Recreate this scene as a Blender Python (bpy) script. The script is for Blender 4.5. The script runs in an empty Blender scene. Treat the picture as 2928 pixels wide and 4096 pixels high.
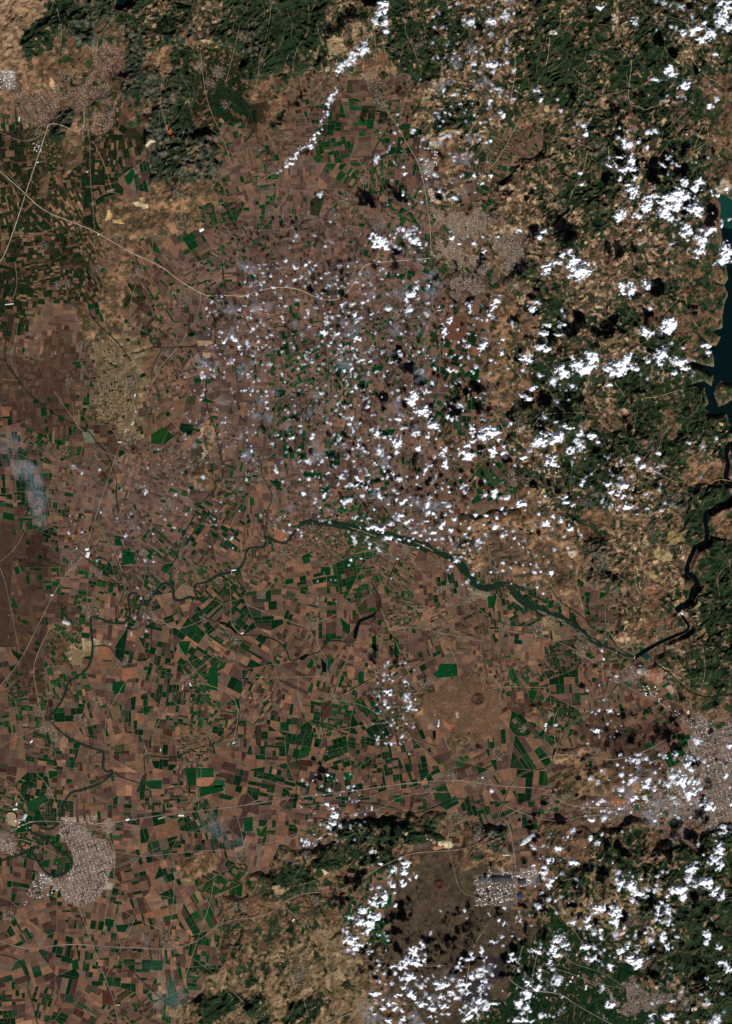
import bpy, math, random
import numpy as np
from mathutils import Vector

random.seed(7)
rng = np.random.default_rng(7)

# ------------------------------------------------------------------ camera, light, exposure
scene = bpy.context.scene
PXM = 15.0                       # metres on the ground per photograph pixel
W_PX, H_PX = 2928, 4096
CAM_H = 600000.0                 # orbit height
cam_data = bpy.data.cameras.new("camera")
cam = bpy.data.objects.new("camera", cam_data)
scene.collection.objects.link(cam)
scene.camera = cam
cam.location = (0, 0, CAM_H)
cam.rotation_euler = (0, 0, 0)
cam_data.sensor_fit = 'VERTICAL'
cam_data.sensor_height = 24
cam_data.angle = 2 * math.atan(H_PX * PXM * 0.5 / CAM_H)
cam_data.clip_start = 1000.0
cam_data.clip_end = 2000000.0

SUN_AZ, SUN_EL = 163.0, 45.0
world = bpy.data.worlds.new("World")
scene.world = world
world.use_nodes = True
wn = world.node_tree
bg = wn.nodes["Background"]
sky = wn.nodes.new("ShaderNodeTexSky")
sky.sky_type = 'NISHITA'
sky.sun_disc = False
sky.air_density = 0.5
sky.dust_density = 0.2
sky.altitude = 1500
sky.sun_elevation = math.radians(SUN_EL)
sky.sun_rotation = math.radians(SUN_AZ)
wn.links.new(sky.outputs[0], bg.inputs[0])
bg.inputs[1].default_value = 0.05
sun_data = bpy.data.lights.new("sun", 'SUN')
sun_data.energy = 5.0
sun_data.angle = math.radians(0.5)
sun_data.color = (1.0, 0.965, 0.92)
sun = bpy.data.objects.new("sun", sun_data)
scene.collection.objects.link(sun)
az, el = math.radians(SUN_AZ), math.radians(SUN_EL)
sdir = Vector((math.sin(az) * math.cos(el), math.cos(az) * math.cos(el), math.sin(el)))
sun.rotation_euler = sdir.to_track_quat('Z', 'Y').to_euler()
sun.location = sdir * 50000
scene.view_settings.view_transform = 'Standard'
scene.view_settings.look = 'None'
scene.view_settings.gamma = 1.0
scene.view_settings.use_curve_mapping = False
scene.view_settings.exposure = 0.14
scene.cycles.transparent_max_bounces = 24
scene.cycles.max_bounces = 5
scene.cycles.diffuse_bounces = 2
scene.cycles.volume_bounces = 2

# ------------------------------------------------------------------ helpers
Z = 976 / 1624.0
def src(t, x, y):
    return ((int(t[0]) * 976 + x * Z), (int(t[1]) * 1024 + y * Z))
def wld(t, x, y):
    X, Y = src(t, x, y)
    return ((X - 1464) * PXM, (2048 - Y) * PXM)
ZM = Z * PXM                      # metres per survey unit
def pts(s):
    """'00:10,20 30,40 01:5,6' -> world points; the tile prefix stays until the next one"""
    out, t = [], '00'
    for tok in s.split():
        if ':' in tok:
            t, tok = tok.split(':')
        x, y = tok.split(',')
        out.append(wld(t, float(x), float(y)))
    return out
def lin(c):
    c = np.asarray(c, float) / 255.0
    return np.where(c <= 0.04045, c / 12.92, ((c + 0.055) / 1.055) ** 2.4)
ALB = 0.80
def col(r, g, b):
    return lin((r, g, b)) * ALB
_tabs = {}
def vnoise(x, y, seed=0):
    if seed not in _tabs:
        _tabs[seed] = np.random.default_rng(1000 + seed).random((256, 256)).astype(np.float32)
    T = _tabs[seed]
    xi = np.floor(x); yi = np.floor(y)
    fx = (x - xi).astype(np.float32); fy = (y - yi).astype(np.float32)
    xi = xi.astype(np.int64) & 255; yi = yi.astype(np.int64) & 255
    fx = fx * fx * (3 - 2 * fx); fy = fy * fy * (3 - 2 * fy)
    x1 = (xi + 1) & 255; y1 = (yi + 1) & 255
    a = T[yi, xi] * (1 - fx) + T[yi, x1] * fx
    b = T[y1, xi] * (1 - fx) + T[y1, x1] * fx
    return a * (1 - fy) + b * fy
def fbm(x, y, s, octv=4, seed=0, gain=0.5):
    x = np.asarray(x, float) / s; y = np.asarray(y, float) / s
    tot = 0; amp = 1; nrm = 0
    for o in range(octv):
        ca, sa = math.cos(0.6 * o + seed), math.sin(0.6 * o + seed)
        tot = tot + amp * vnoise(x * ca - y * sa + 17.3 * o, x * sa + y * ca + 9.1 * o, seed + o)
        nrm += amp; amp *= gain; x = x * 2.03; y = y * 2.03
    return tot / nrm
def ridged(x, y, s, octv=4, seed=0, gain=0.55):
    x = np.asarray(x, float) / s; y = np.asarray(y, float) / s
    tot = 0; amp = 1; nrm = 0
    for o in range(octv):
        ca, sa = math.cos(0.8 * o + seed), math.sin(0.8 * o + seed)
        n = vnoise(x * ca - y * sa + 7.7 * o, x * sa + y * ca + 3.1 * o, seed + 40 + o)
        tot = tot + amp * (1 - np.abs(2 * n - 1)); nrm += amp; amp *= gain
        x = x * 2.07; y = y * 2.07
    return tot / nrm
def cells(x, y, s, seed=0, ax=1.0, rot=0.0):
    """nearest jittered seed: patch id in 0..1 and the distance to the patch border"""
    ca, sa = math.cos(rot), math.sin(rot)
    u = (x * ca - y * sa) / (s * ax); v = (x * sa + y * ca) / s
    iu = np.floor(u); iv = np.floor(v)
    best = np.full(u.shape, 9e9); sec = np.full(u.shape, 9e9); idv = np.zeros(u.shape)
    vnoise(np.zeros(1), np.zeros(1), 60 + seed); vnoise(np.zeros(1), np.zeros(1), 61 + seed); vnoise(np.zeros(1), np.zeros(1), 62 + seed)
    A, B, D = _tabs[60 + seed], _tabs[61 + seed], _tabs[62 + seed]
    for dx in (-1, 0, 1):
        for dy in (-1, 0, 1):
            cx = (iu + dx).astype(np.int64); cy = (iv + dy).astype(np.int64)
            jx = A[cy & 255, cx & 255]; jy = B[cy & 255, cx & 255]
            d = (cx + jx - u) ** 2 + (cy + jy - v) ** 2
            m = d < best
            sec = np.where(m, best, np.minimum(sec, d))
            idv = np.where(m, D[cy & 255, cx & 255], idv)
            best = np.where(m, d, best)
    return idv, np.sqrt(sec) - np.sqrt(best)
def inside(px, py, poly):
    px = np.asarray(px); py = np.asarray(py)
    r = np.zeros(px.shape, bool)
    n = len(poly)
    for i in range(n):
        x1, y1 = poly[i]; x2, y2 = poly[(i + 1) % n]
        if y1 == y2: continue
        c = (y1 > py) != (y2 > py)
        r ^= c & (px < (x2 - x1) * (py - y1) / (y2 - y1) + x1)
    return r
def tag(o, label=None, cat=None, group=None, kind=None):
    if label: o['label'] = label
    if cat: o['category'] = cat
    if group: o['group'] = group
    if kind: o['kind'] = kind
    return o
def mesh_np(name, V, F, mat, C=None, parent=None, smooth=False, extra=None, loc=None):
    """V (n,3), F (m,4) array or list of polygons, C per-face colours"""
    me = bpy.data.meshes.new(name)
    V = np.asarray(V, np.float32)
    if isinstance(F, np.ndarray):
        lt = np.full(len(F), F.shape[1], np.int32); fl = F.ravel().astype(np.int32)
    else:
        lt = np.array([len(f) for f in F], np.int32); fl = np.array([i for f in F for i in f], np.int32)
    me.vertices.add(len(V)); me.vertices.foreach_set('co', V.ravel())
    me.loops.add(len(fl)); me.loops.foreach_set('vertex_index', fl)
    me.polygons.add(len(lt))
    ls = np.zeros(len(lt), np.int32); ls[1:] = np.cumsum(lt)[:-1]
    me.polygons.foreach_set('loop_start', ls); me.polygons.foreach_set('loop_total', lt)
    if smooth:
        me.polygons.foreach_set('use_smooth', np.ones(len(lt), bool))
    me.update(calc_edges=True)
    if C is not None:
        C = np.asarray(C, np.float32)
        if len(C) == len(V) and C.ndim == 2 and extra == 'point':
            a = me.color_attributes.new('albedo', 'FLOAT_COLOR', 'POINT')
            a.data.foreach_set('color', np.hstack([C, np.ones((len(C), 1), np.float32)]).ravel())
        else:
            a = me.color_attributes.new('albedo', 'FLOAT_COLOR', 'CORNER')
            cc = np.repeat(C, lt, axis=0)
            a.data.foreach_set('color', np.hstack([cc, np.ones((len(cc), 1), np.float32)]).ravel())
    me.materials.append(mat)
    o = bpy.data.objects.new(name, me)
    scene.collection.objects.link(o)
    if loc is not None: o.location = loc
    if parent: o.parent = parent
    return o

# ------------------------------------------------------------------ materials
def land_mat(name, s1=60.0, a1=0.18, s2=400.0, a2=0.12, rough=1.0, attr=True, base=(0.2, 0.15, 0.1), stripes=0.0):
    m = bpy.data.materials.new(name); m.use_nodes = True
    nt = m.node_tree; N = nt.nodes; L = nt.links
    b = N["Principled BSDF"]
    b.inputs["Roughness"].default_value = rough
    b.inputs["Specular IOR Level"].default_value = 0.0
    if attr:
        at = N.new("ShaderNodeAttribute"); at.attribute_name = 'albedo'; cs = at.outputs["Color"]
    else:
        at = N.new("ShaderNodeRGB"); at.outputs[0].default_value = (*base, 1); cs = at.outputs[0]
    geo = N.new("ShaderNodeNewGeometry")
    def nz(scale, amp, prev):
        n = N.new("ShaderNodeTexNoise"); n.inputs["Scale"].default_value = 1.0 / scale
        n.inputs["Detail"].default_value = 3.0
        L.new(geo.outputs["Position"], n.inputs["Vector"])
        mr = N.new("ShaderNodeMapRange")
        mr.inputs[1].default_value = 0.3; mr.inputs[2].default_value = 0.7
        mr.inputs[3].default_value = 1 - amp; mr.inputs[4].default_value = 1 + amp
        L.new(n.outputs["Fac"], mr.inputs[0])
        mx = N.new("ShaderNodeVectorMath"); mx.operation = 'SCALE'
        L.new(prev, mx.inputs[0]); L.new(mr.outputs[0], mx.inputs["Scale"])
        return mx.outputs[0]
    c = nz(s1, a1, cs); c = nz(s2, a2, c)
    L.new(c, b.inputs["Base Color"])
    return m
M_GROUND = land_mat("ground_cover", 75, 0.36, 400, 0.12)
M_FIELD = land_mat("ploughed_and_cropped_soil", 100, 0.18, 380, 0.20)
M_BUILD = land_mat("roofs_and_walls", 30, 0.08, 300, 0.04)
M_TREE = land_mat("tree_leaves", 20, 0.3, 200, 0.15)
M_ROAD = land_mat("road_surface", 60, 0.12, 500, 0.10)
def water_mat(name, c1, c2, s=1800.0):
    m = bpy.data.materials.new(name); m.use_nodes = True
    nt = m.node_tree; N = nt.nodes; L = nt.links; b = N["Principled BSDF"]
    b.inputs["Roughness"].default_value = 0.25; b.inputs["Specular IOR Level"].default_value = 0.0
    geo = N.new("ShaderNodeNewGeometry")
    n = N.new("ShaderNodeTexNoise"); n.inputs["Scale"].default_value = 1.0 / s; n.inputs["Detail"].default_value = 4
    L.new(geo.outputs["Position"], n.inputs["Vector"])
    r = N.new("ShaderNodeMix"); r.data_type = 'RGBA'
    L.new(n.outputs["Fac"], r.inputs["Factor"])
    r.inputs[6].default_value = (*c1, 1); r.inputs[7].default_value = (*c2, 1)
    L.new(r.outputs[2], b.inputs["Base Color"])
    return m
M_LAKE = water_mat("deep_reservoir_water", (0.0012, 0.005, 0.006), (0.002, 0.008, 0.009))
M_TEAL = water_mat("silty_green_water", (0.003, 0.024, 0.018), (0.008, 0.045, 0.032), 900)
M_RIVER = water_mat("river_water", (0.006, 0.014, 0.010), (0.012, 0.026, 0.018), 700)
M_GORGE = water_mat("gorge_water", (0.001, 0.002, 0.003), (0.002, 0.004, 0.005), 700)
def cloud_mat():
    m = bpy.data.materials.new("cloud_vapour"); m.use_nodes = True
    nt = m.node_tree; N = nt.nodes; L = nt.links
    out = N["Material Output"]; N.remove(N["Principled BSDF"])
    at = N.new("ShaderNodeAttribute"); at.attribute_name = 'opacity'
    geo = N.new("ShaderNodeNewGeometry")
    n = N.new("ShaderNodeTexNoise"); n.inputs["Scale"].default_value = 1 / 130.0; n.inputs["Detail"].default_value = 4
    L.new(geo.outputs["Position"], n.inputs["Vector"])
    mr = N.new("ShaderNodeMapRange"); mr.inputs[1].default_value = 0.3; mr.inputs[2].default_value = 0.7
    mr.inputs[3].default_value = -0.22; mr.inputs[4].default_value = 0.22
    L.new(n.outputs["Fac"], mr.inputs[0])
    # noise acts most on half-open vapour: a + n * 4a(1-a)
    one = N.new("ShaderNodeMath"); one.operation = 'SUBTRACT'; one.inputs[0].default_value = 1
    L.new(at.outputs["Fac"], one.inputs[1])
    mm = N.new("ShaderNodeMath"); mm.operation = 'MULTIPLY'
    L.new(at.outputs["Fac"], mm.inputs[0]); L.new(one.outputs[0], mm.inputs[1])
    m4 = N.new("ShaderNodeMath"); m4.operation = 'MULTIPLY'; m4.inputs[1].default_value = 4
    L.new(mm.outputs[0], m4.inputs[0])
    ma = N.new("ShaderNodeMath"); ma.operation = 'MULTIPLY_ADD'; ma.use_clamp = True
    L.new(m4.outputs[0], ma.inputs[0]); L.new(mr.outputs[0], ma.inputs[1]); L.new(at.outputs["Fac"], ma.inputs[2])
    d = N.new("ShaderNodeBsdfDiffuse"); d.inputs[0].default_value = (0.94, 0.965, 1.0, 1)
    t = N.new("ShaderNodeBsdfTranslucent"); t.inputs[0].default_value = (0.94, 0.965, 1.0, 1)
    cr = N.new("ShaderNodeMapRange"); cr.inputs[1].default_value = .15; cr.inputs[2].default_value = .97
    cr.inputs[3].default_value = 0; cr.inputs[4].default_value = 1
    L.new(ma.outputs[0], cr.inputs[0])
    cm = N.new("ShaderNodeMix"); cm.data_type = 'RGBA'      # thin vapour scatters less light back than dense cloud
    L.new(cr.outputs[0], cm.inputs["Factor"])
    cm.inputs[6].default_value = (.30, .33, .40, 1); cm.inputs[7].default_value = (.93, .95, .98, 1)
    L.new(cm.outputs[2], d.inputs[0]); L.new(cm.outputs[2], t.inputs[0])
    mxx = N.new("ShaderNodeMixShader"); mxx.inputs[0].default_value = 0.0
    L.new(d.outputs[0], mxx.inputs[1]); L.new(t.outputs[0], mxx.inputs[2])
    tr = N.new("ShaderNodeBsdfTransparent")
    fin = N.new("ShaderNodeMixShader")
    L.new(ma.outputs[0], fin.inputs[0]); L.new(tr.outputs[0], fin.inputs[1]); L.new(mxx.outputs[0], fin.inputs[2])
    L.new(fin.outputs[0], out.inputs["Surface"])
    return m
M_CLOUD = cloud_mat()

# ------------------------------------------------------------------ land cover survey (30 x 40 squares of about 1.5 km)
T = {
'00': "TTFGGFMFMF TFCGCGFGMF THCCCGHFDD HHCCCGGFDD BBGCDCGFDD DDDDDDGGGB DDDDDRGGGP DDDDDRHGHB DDDDHHHHBB DDDDBHBBPP",
'10': "FFFMMFFMMN GFFMNMFFMN FFMMNCFFMN CCBBBBBNNN DCBBBDBNFN BBBBBBBBHN BBPBBBPBHN PPPBBBPPNB PPPPBPPPBB PPPPPPPPBB",
'20': "NMFMFMFFMM NMFFFMFFMM NMFFMFFFMM NMFFMFFFMC NCNNMMFMMC BBMNFMFFMC BNMMFFMMMC NNMFFMMMNC NNMMFNNNNC NNMMNNNNNC",
'01': "DDDDBBBPPP DDDDBDBPPP DBBBBBRPPP BBOBLLBPPP OOOPLLBBPP OOOBLLBBPP ROOBBLBRPP RBBBBBPPPP RBPPBPPPPP RRPPPPPPPB",
'11': "PPPPPPPPBB PPPPPPPPBB PPPPPPPPRR PPPPPPPPRR PPPPPPPPRB PPPPPPPPRR PPPPPPPPRR PPPPPPPPBB PPPPPPPPBB PPPPPPPPBB",
'21': "BMNNNNNNCC HNMNNNNMCC HHMNMMNCCC HNMNNNMFCC HNFFNFFMFF HHFFNFFMFC BNFFNNFCFM BNNMFFGFMM BNNFFMMMHH BHNMGMMGFF",
'02': "OBRRPPPPRR OOPBRPPPBR OOBPRPPBBB OOOBBBRBRR OOBBRRRRRB ROOLRRRRRB ROBBRRBRBR BBBRBRRRBB BBRRBRBRBR RBRBBBRRRR",
'12': "RBBBBBPPPH BRBBBPPRRN BBRBBBBRRB RBBBBBBRBB RRRBRBBBBB RBBBRRBRBB RBBBRBBRRB RRRBBBBHHH RRRBRRBRHH RRBRBRRRBB",
'22': "HHHMCNNNFC BBHHGNNNCF RHCHGCNNCF RRBBBNCMMM RRLRBNCCNF BBRBBBBNFF BBRRBBCNFF BORRBBRBCC RBBBOOOBBB RRBHBOOBBB",  # second last row: dark brown squares put cloud shadow into the soil colour
'03': "BRBRRRRRRR BRRRRRRBRR BRBBBRRRRR RRBBBRRRRR RRRBBRRRBB RRRBRRRRBC RRRBRRBRBC RRRRBRRRBC RRRRRRRBYY RRRBRBBYFY",
'13': "RRRRRRRRRR RRRRRRRRRR RRBYGFFCBC RYYFFFCKKC CFFCCBKKKK CCCCBBKKKK CCYYYBKKKK YYYYYCKKKK YYYYYCKKKK FYFYYCCKKE",
'23': "RRBHHHBBBB RRBBBBBBBB GBCCCMCBBF HBCCMMMMFF KBCMYMMFFF KBEYYYFFFF KKEEEEMFFF KEEEEEEFFF KEEEEEMMFF EEEEEEEMMF",
}
LET = "FGMNTHCYKVUWDEBPRLO"
LID = {c: i for i, c in enumerate(LET)}
GRID = np.zeros((40, 30), np.int32)
for t, rows in T.items():
    for j, r in enumerate(rows.split()):
        assert len(r) == 10, (t, j, r)
        for i, ch in enumerate(r):
            GRID[int(t[1]) * 10 + j, int(t[0]) * 10 + i] = LID[ch]
POLY_CLASS = [
 ('H', "00:430,820 530,830 550,1000 530,1100 430,1180 410,1100 420,940"),
 ('H', "00:430,1170 410,1250 370,1230 400,1160"),
 ('G', "00:440,720 500,710 490,820 420,940 330,960 340,830"),
 ('H', "00:270,1110 330,1180 300,1310 230,1330 260,1230"),
 ('H', "00:640,1360 780,1280 900,1380 1100,1290 1170,1400 1200,1540 1000,1560 880,1600 780,1560 740,1490 660,1530 630,1430"),
 ('H', "00:1200,1250 1330,1270 1370,1360 1290,1330"),
 ('H', "00:200,400 270,390 270,500 210,640 120,620 180,500"),
 ('F', "00:230,150 350,50 330,140 260,270 240,370 180,400 160,300"),
 ('H', "01:780,0 870,20 840,250 820,340 780,370 830,430 820,560 740,560 700,440 640,300 700,170 740,80"),
 ('H', "01:480,300 560,300 650,470 640,540 560,560 530,470"),
 ('H', "01:1350,1090 1400,1080 1430,1130 1410,1300 1370,1400 1470,1560 1400,1570 1300,1540 1270,1440 1340,1400 1370,1300 1340,1200"),
 ('K', "01:1270,1270 1340,1250 1365,1330 1310,1400 1250,1340"),
 ('V', "12:1200,1200 1270,1190 1350,1110 1500,1110 1620,1150 22:60,1180 70,1480 12:1620,1500 1560,1520 1400,1500 1330,1440 1240,1390 1180,1330"),
 ('H', "12:1560,100 22:0,60 10,330 12:1560,400 1510,300"),
 ('H', "22:340,200 410,220 400,420 370,620 330,500"),
 ('C', "22:420,380 560,400 600,560 480,570 430,520"),
 ('C', "22:250,1290 400,1260 440,1330 380,1400 270,1400"),
 ('H', "03:1210,640 1330,560 1400,550 1460,640 1400,700 1300,760 1230,760"),
 ('F', "13:130,760 300,750 500,690 520,620 740,560 850,370 960,330 1060,390 1200,430 1380,470 1280,500 1000,520 960,600 760,620 560,700 400,770 240,790"),  # wooded ridge, with the cloud shadow over it drawn in as dark forest
 ('F', "03:1330,1560 1450,1480 1600,1500 1560,1600 1400,1680 1280,1640"), ('F', "13:370,1540 500,1530 520,1640 440,1704 370,1700"), ('F', "13:0,1410 100,1400 110,1450 0,1470"),
 ('L', "02:490,910 560,920 540,1020 470,1010"),
 ('L', "01:1350,640 1405,640 1400,680 1350,670"),
 ('C', "21:1530,870 1550,830 1700,850 1700,980 1530,1000 1500,910"),
]
# extra character of single hills: light quarry scars etc. are meshes of their own further down
RIVER = pts("22:980,970 900,950 800,900 700,870 660,830 650,790 560,760 500,700 400,670 300,630 220,600 210,530 190,480 90,465 0,520 "
  "12:1560,500 1500,430 1480,350 1420,310 1300,270 1200,210 1100,185 1000,165 920,150 800,120 700,90 600,65 520,80 420,50 370,90 330,140 280,210 220,200 160,165 140,170 145,235 70,235 20,240 0,340 "
  "02:1590,380 1540,400 1440,420 1380,470 1290,480 1300,540 1330,590 1270,560 1200,590 1150,580 1160,510 1110,470 1070,480 1030,540 980,610 940,620 930,560 890,530 850,560 860,640 870,700 820,745 740,740 640,700 600,690 610,820 620,900 600,1020 540,1080 450,1130 430,1220 380,1310 330,1350 340,1400 400,1460 470,1510 600,1570 690,1590 690,1640 680,1700 "
  "03:710,30 750,10 740,50 660,110 560,140 470,160 430,220 410,290 385,380 330,410 280,400 240,365 205,370 200,430 270,450 330,490 400,560 470,590 480,640 440,700 370,725 310,700 260,640 220,570 170,560 100,590 40,600 -60,660 -300,720")
GORGE_UP = pts("21:1760,1200 1624,1245 1595,1260 1585,1340 1600,1380 1580,1470 1600,1500 1640,1505 1720,1550 1640,1590 1590,1640 1540,1650 1480,1690 22:1450,0 1445,60 1460,150 1450,200 1375,235 1360,280 1330,340 1320,400 1370,430 1395,480 1360,520 1345,590 1290,620 1250,660")
GORGE_LOW = pts("22:1285,678 1310,720 1345,765 1310,800 1230,830 1100,890 1020,940 980,970")
LAKE = pts("20:1520,1310 1540,1290 1580,1300 1624,1330 2300,1250 21:2300,1300 1760,1200 1640,1160 1624,1140 1600,1100 1590,1050 1500,1070 1440,1010 1470,980 1450,930 1440,880 1370,862 1310,870 1400,838 1440,830 1490,870 1500,800 1460,780 1440,750 1310,690 1440,725 1505,740 1500,660 1485,640 1430,560 1350,480 1430,545 1490,600 1520,600 1550,540 1530,530 1490,500 1560,480 1560,400 1575,310 1600,260 1570,200 1520,190 1490,160 1570,195 1600,150 1580,60 20:1560,1704 1540,1650 1560,1600 1550,1530 1545,1440 1550,1370")
ISLAND = pts("21:1550,830 1575,850 1624,850 1780,880 1760,980 1624,958 1540,1005 1500,910")
TOWNS = [
 ("upper_left", "00:600,330 760,300 830,380 800,480 690,520 750,620 640,660 570,700 560,800 520,760 500,700 440,720 330,820 260,860 180,840 70,700 80,640 200,590 340,600 380,530 450,500 600,480"),
 ("upper_left_s", "00:600,760 720,760 750,860 660,930 600,900"),
 ("centre", "10:1260,1370 1380,1390 1500,1420 1570,1380 20:60,1500 130,1520 170,1600 230,1640 21:220,50 150,130 50,160 0,150 11:1600,120 1620,240 1560,290 1400,240 1370,130 1450,90 1300,20 1240,0 10:1260,1500"),
 ("lower_left", "03:395,370 460,350 560,390 640,470 720,480 760,600 740,680 700,780 670,860 540,920 440,900 400,820 380,740 440,720 490,640 480,560 420,480 385,430"),
 ("lower_left_w", "03:10,470 60,450 130,520 50,590 0,560"),
 ("lower_right", "22:1340,1450 1480,1420 1700,1400 23:1700,400 1450,400 1250,300 1080,210 1200,120 1230,20 22:1250,1704 1300,1550"),
 ("lower_right_s", "23:1180,450 1340,380 1330,520 1200,540"),
 ("south_east", "23:780,1450 880,1420 980,1400 1100,1480 1250,1530 1200,1600 950,1640 860,1620"),
 ("city_road_strip", "23:640,210 800,190 960,200 1100,190 1240,300 1300,420 1180,420 1080,330 900,330 700,330 600,300"), ("city_north", "22:1300,1360 1500,1330 1624,1350 1624,1420 1480,1420 1340,1450"),
 ("works_east", "23:0,690 340,680 300,800 185,800 175,915 0,915"), ("works_west", "13:1535,718 1624,718 1624,915 1535,915"), ("works_left", "00:0,470 105,475 110,570 50,620 5,520"), ("works_triangle", "03:265,700 340,740 400,810 300,805 200,870 150,900 140,880"),
 ("dam_town", "22:910,1040 990,1030 1030,1110 970,1160 910,1130"),
]
TOWNS = [(n, pts(s)) for n, s in TOWNS]
VILLAGES = {
'00': "1220,1440,40 470,1690,0 700,640,60 560,880,45 250,900,45 740,720,55 420,480,50 840,560,40 130,620,50 1450,480,60 1400,560,50 1340,440,45 1500,700,40 920,1150,35 290,1640,40",
'10': "890,690,60 880,570,60 900,630,40 800,520,25 790,1190,45 680,1330,70 160,1410,40 90,1000,40 280,900,35 600,1430,40 340,1580,40 900,1490,50 730,1520,25 1150,290,60",
'01': "440,180,35 380,190,30 925,105,45 655,85,30 1220,270,40 1210,330,30 1500,330,60 1460,300,40 80,640,35 360,650,30 555,590,40 460,840,45 710,870,40 870,840,50 910,790,35 1120,650,45 1050,750,30 860,1230,55 440,1310,30 640,1335,35 800,1370,25 180,1110,25 930,1540,35 1110,1670,50 1540,1610,35 1280,1390,35 1580,1550,30 1250,1040,25 40,870,25",
'11': "470,230,20 380,510,35 190,620,35 450,700,40 810,650,45 1030,790,45 500,1020,50 1060,1070,45 1180,420,40 740,130,40 1000,380,50 870,1450,40 20,1450,25 70,990,25 480,1690,40",
'20': "200,1600,50 60,1440,45 300,1540,35 480,1340,35 900,640,50 720,990,60 960,370,30",
'21': "150,200,50 260,60,45 60,330,40 170,1480,60 200,1110,40 1370,790,25 20,890,40",
'02': "520,320,40 650,400,45 600,650,60 1000,680,50 990,540,40 950,260,40 815,1010,45 1350,710,35 1560,850,45 1240,1120,45 630,1235,30 320,1430,75 400,1490,45 530,1390,50 980,1630,45 1555,1540,45 1460,460,30 430,735,35 1610,1350,20 780,70,25 285,1340,30",
'12': "460,740,50 250,270,40 1080,235,50 910,200,45 1305,520,35 1490,580,40 1305,820,45 870,1065,30 1200,1150,60 585,1240,40 515,1460,45 650,1640,25 1090,130,40 1320,230,40 190,100,30 330,50,20 460,100,40",
'22': "110,750,45 320,790,65 620,900,55 780,760,40 1150,780,50 720,240,40 780,830,30 235,1440,40 70,1620,45 720,1600,40 440,150,30 1040,485,25",
'03': "325,170,35 60,980,50 240,680,30 595,1610,25 15,1600,25 1590,580,45 1450,930,35 1590,920,45 1100,1170,35 740,400,35",
'13': "320,170,35 1380,40,60 1560,100,55 1410,330,65 1570,400,55 1550,460,40 900,310,35 650,290,30 420,570,35 330,640,30 370,1350,80 470,880,45 840,650,35 360,1420,50",
'23': "420,180,55 520,180,45 400,260,70 950,1010,60 870,310,60 980,320,60 1080,310,50 1050,1300,70 1320,1560,60 730,1420,45",
}
VIL = []
for t, s in VILLAGES.items():
    for tok in s.split():
        x, y, r = map(float, tok.split(','))
        if r > 0:
            X, Y = wld(t, x, y); VIL.append((X, Y, r * ZM))

# ------------------------------------------------------------------ land cover at any point
CELLM = 97.6 * PXM; CELLN = 102.4 * PXM
BOX = []
for c, s in POLY_CLASS:
    p = pts(s); a = np.array(p)
    BOX.append((LID[c], p, a.min(0) - 400, a.max(0) + 400))
def classes(x, y, warp=1.0):
    x = np.asarray(x, float); y = np.asarray(y, float)
    w = warp
    wx = (fbm(x, y, 1500, 5, 1, .6) - 0.5) * 2300 * w + (fbm(x, y, 500, 3, 71) - 0.5) * 700 * w
    wy = (fbm(x, y, 1500, 5, 2, .6) - 0.5) * 2300 * w + (fbm(x, y, 500, 3, 72) - 0.5) * 700 * w
    u = (x + wx) / CELLM + 15; v = 20 - (y + wy) / CELLN
    c = GRID[np.clip(np.floor(v).astype(int), 0, 39), np.clip(np.floor(u).astype(int), 0, 29)].copy()
    for cid, p, lo, hi in BOX:
        m = (x > lo[0]) & (x < hi[0]) & (y > lo[1]) & (y < hi[1])
        if m.any():
            xs = x[m] + wx[m] * 0.22; ys = y[m] + wy[m] * 0.22
            k = inside(xs, ys, p)
            idx = np.nonzero(m)
            idx = tuple(i[k] for i in idx)
            c[idx] = cid
    return c
HILL = np.array([1.0, 1.15, .8, .62, .7, .42, .5, .42, .06, .06] + [0] * 9)          # FGMNTHCYKV U W D E B P R L O
PLAIN = HILL == 0

# polylines -> distance field on a coarse grid (for carving valleys and keeping roads clear)
def resample(P, step):
    P = np.asarray(P, float); out = [P[0]]
    for a, b in zip(P[:-1], P[1:]):
        n = max(1, int(np.hypot(*(b - a)) / step))
        for k in range(1, n + 1): out.append(a + (b - a) * k / n)
    return np.array(out)
def smooth_line(P, step=120, it=2):
    P = np.asarray(P, float)
    for _ in range(it):            # Chaikin corner cutting
        Q = [P[0]]
        for a, b in zip(P[:-1], P[1:]):
            Q += [a * .75 + b * .25, a * .25 + b * .75]
        Q.append(P[-1]); P = np.array(Q)
    return resample(P, step)

# ------------------------------------------------------------------ ground sheet
STEP = 50.0
def axis(half):
    n = int(half / STEP) + 1
    core = np.arange(-n, n + 1) * STEP
    e = [core[-1]]; s = STEP
    while e[-1] < 260000: s *= 1.45; e.append(e[-1] + s)
    e = np.array(e[1:])
    return np.concatenate([-e[::-1], core, e])
AX = axis(1464 * PXM + 450); AY = axis(2048 * PXM + 450)
GX, GY = np.meshgrid(AX, AY)
CLS = classes(GX, GY)
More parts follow.
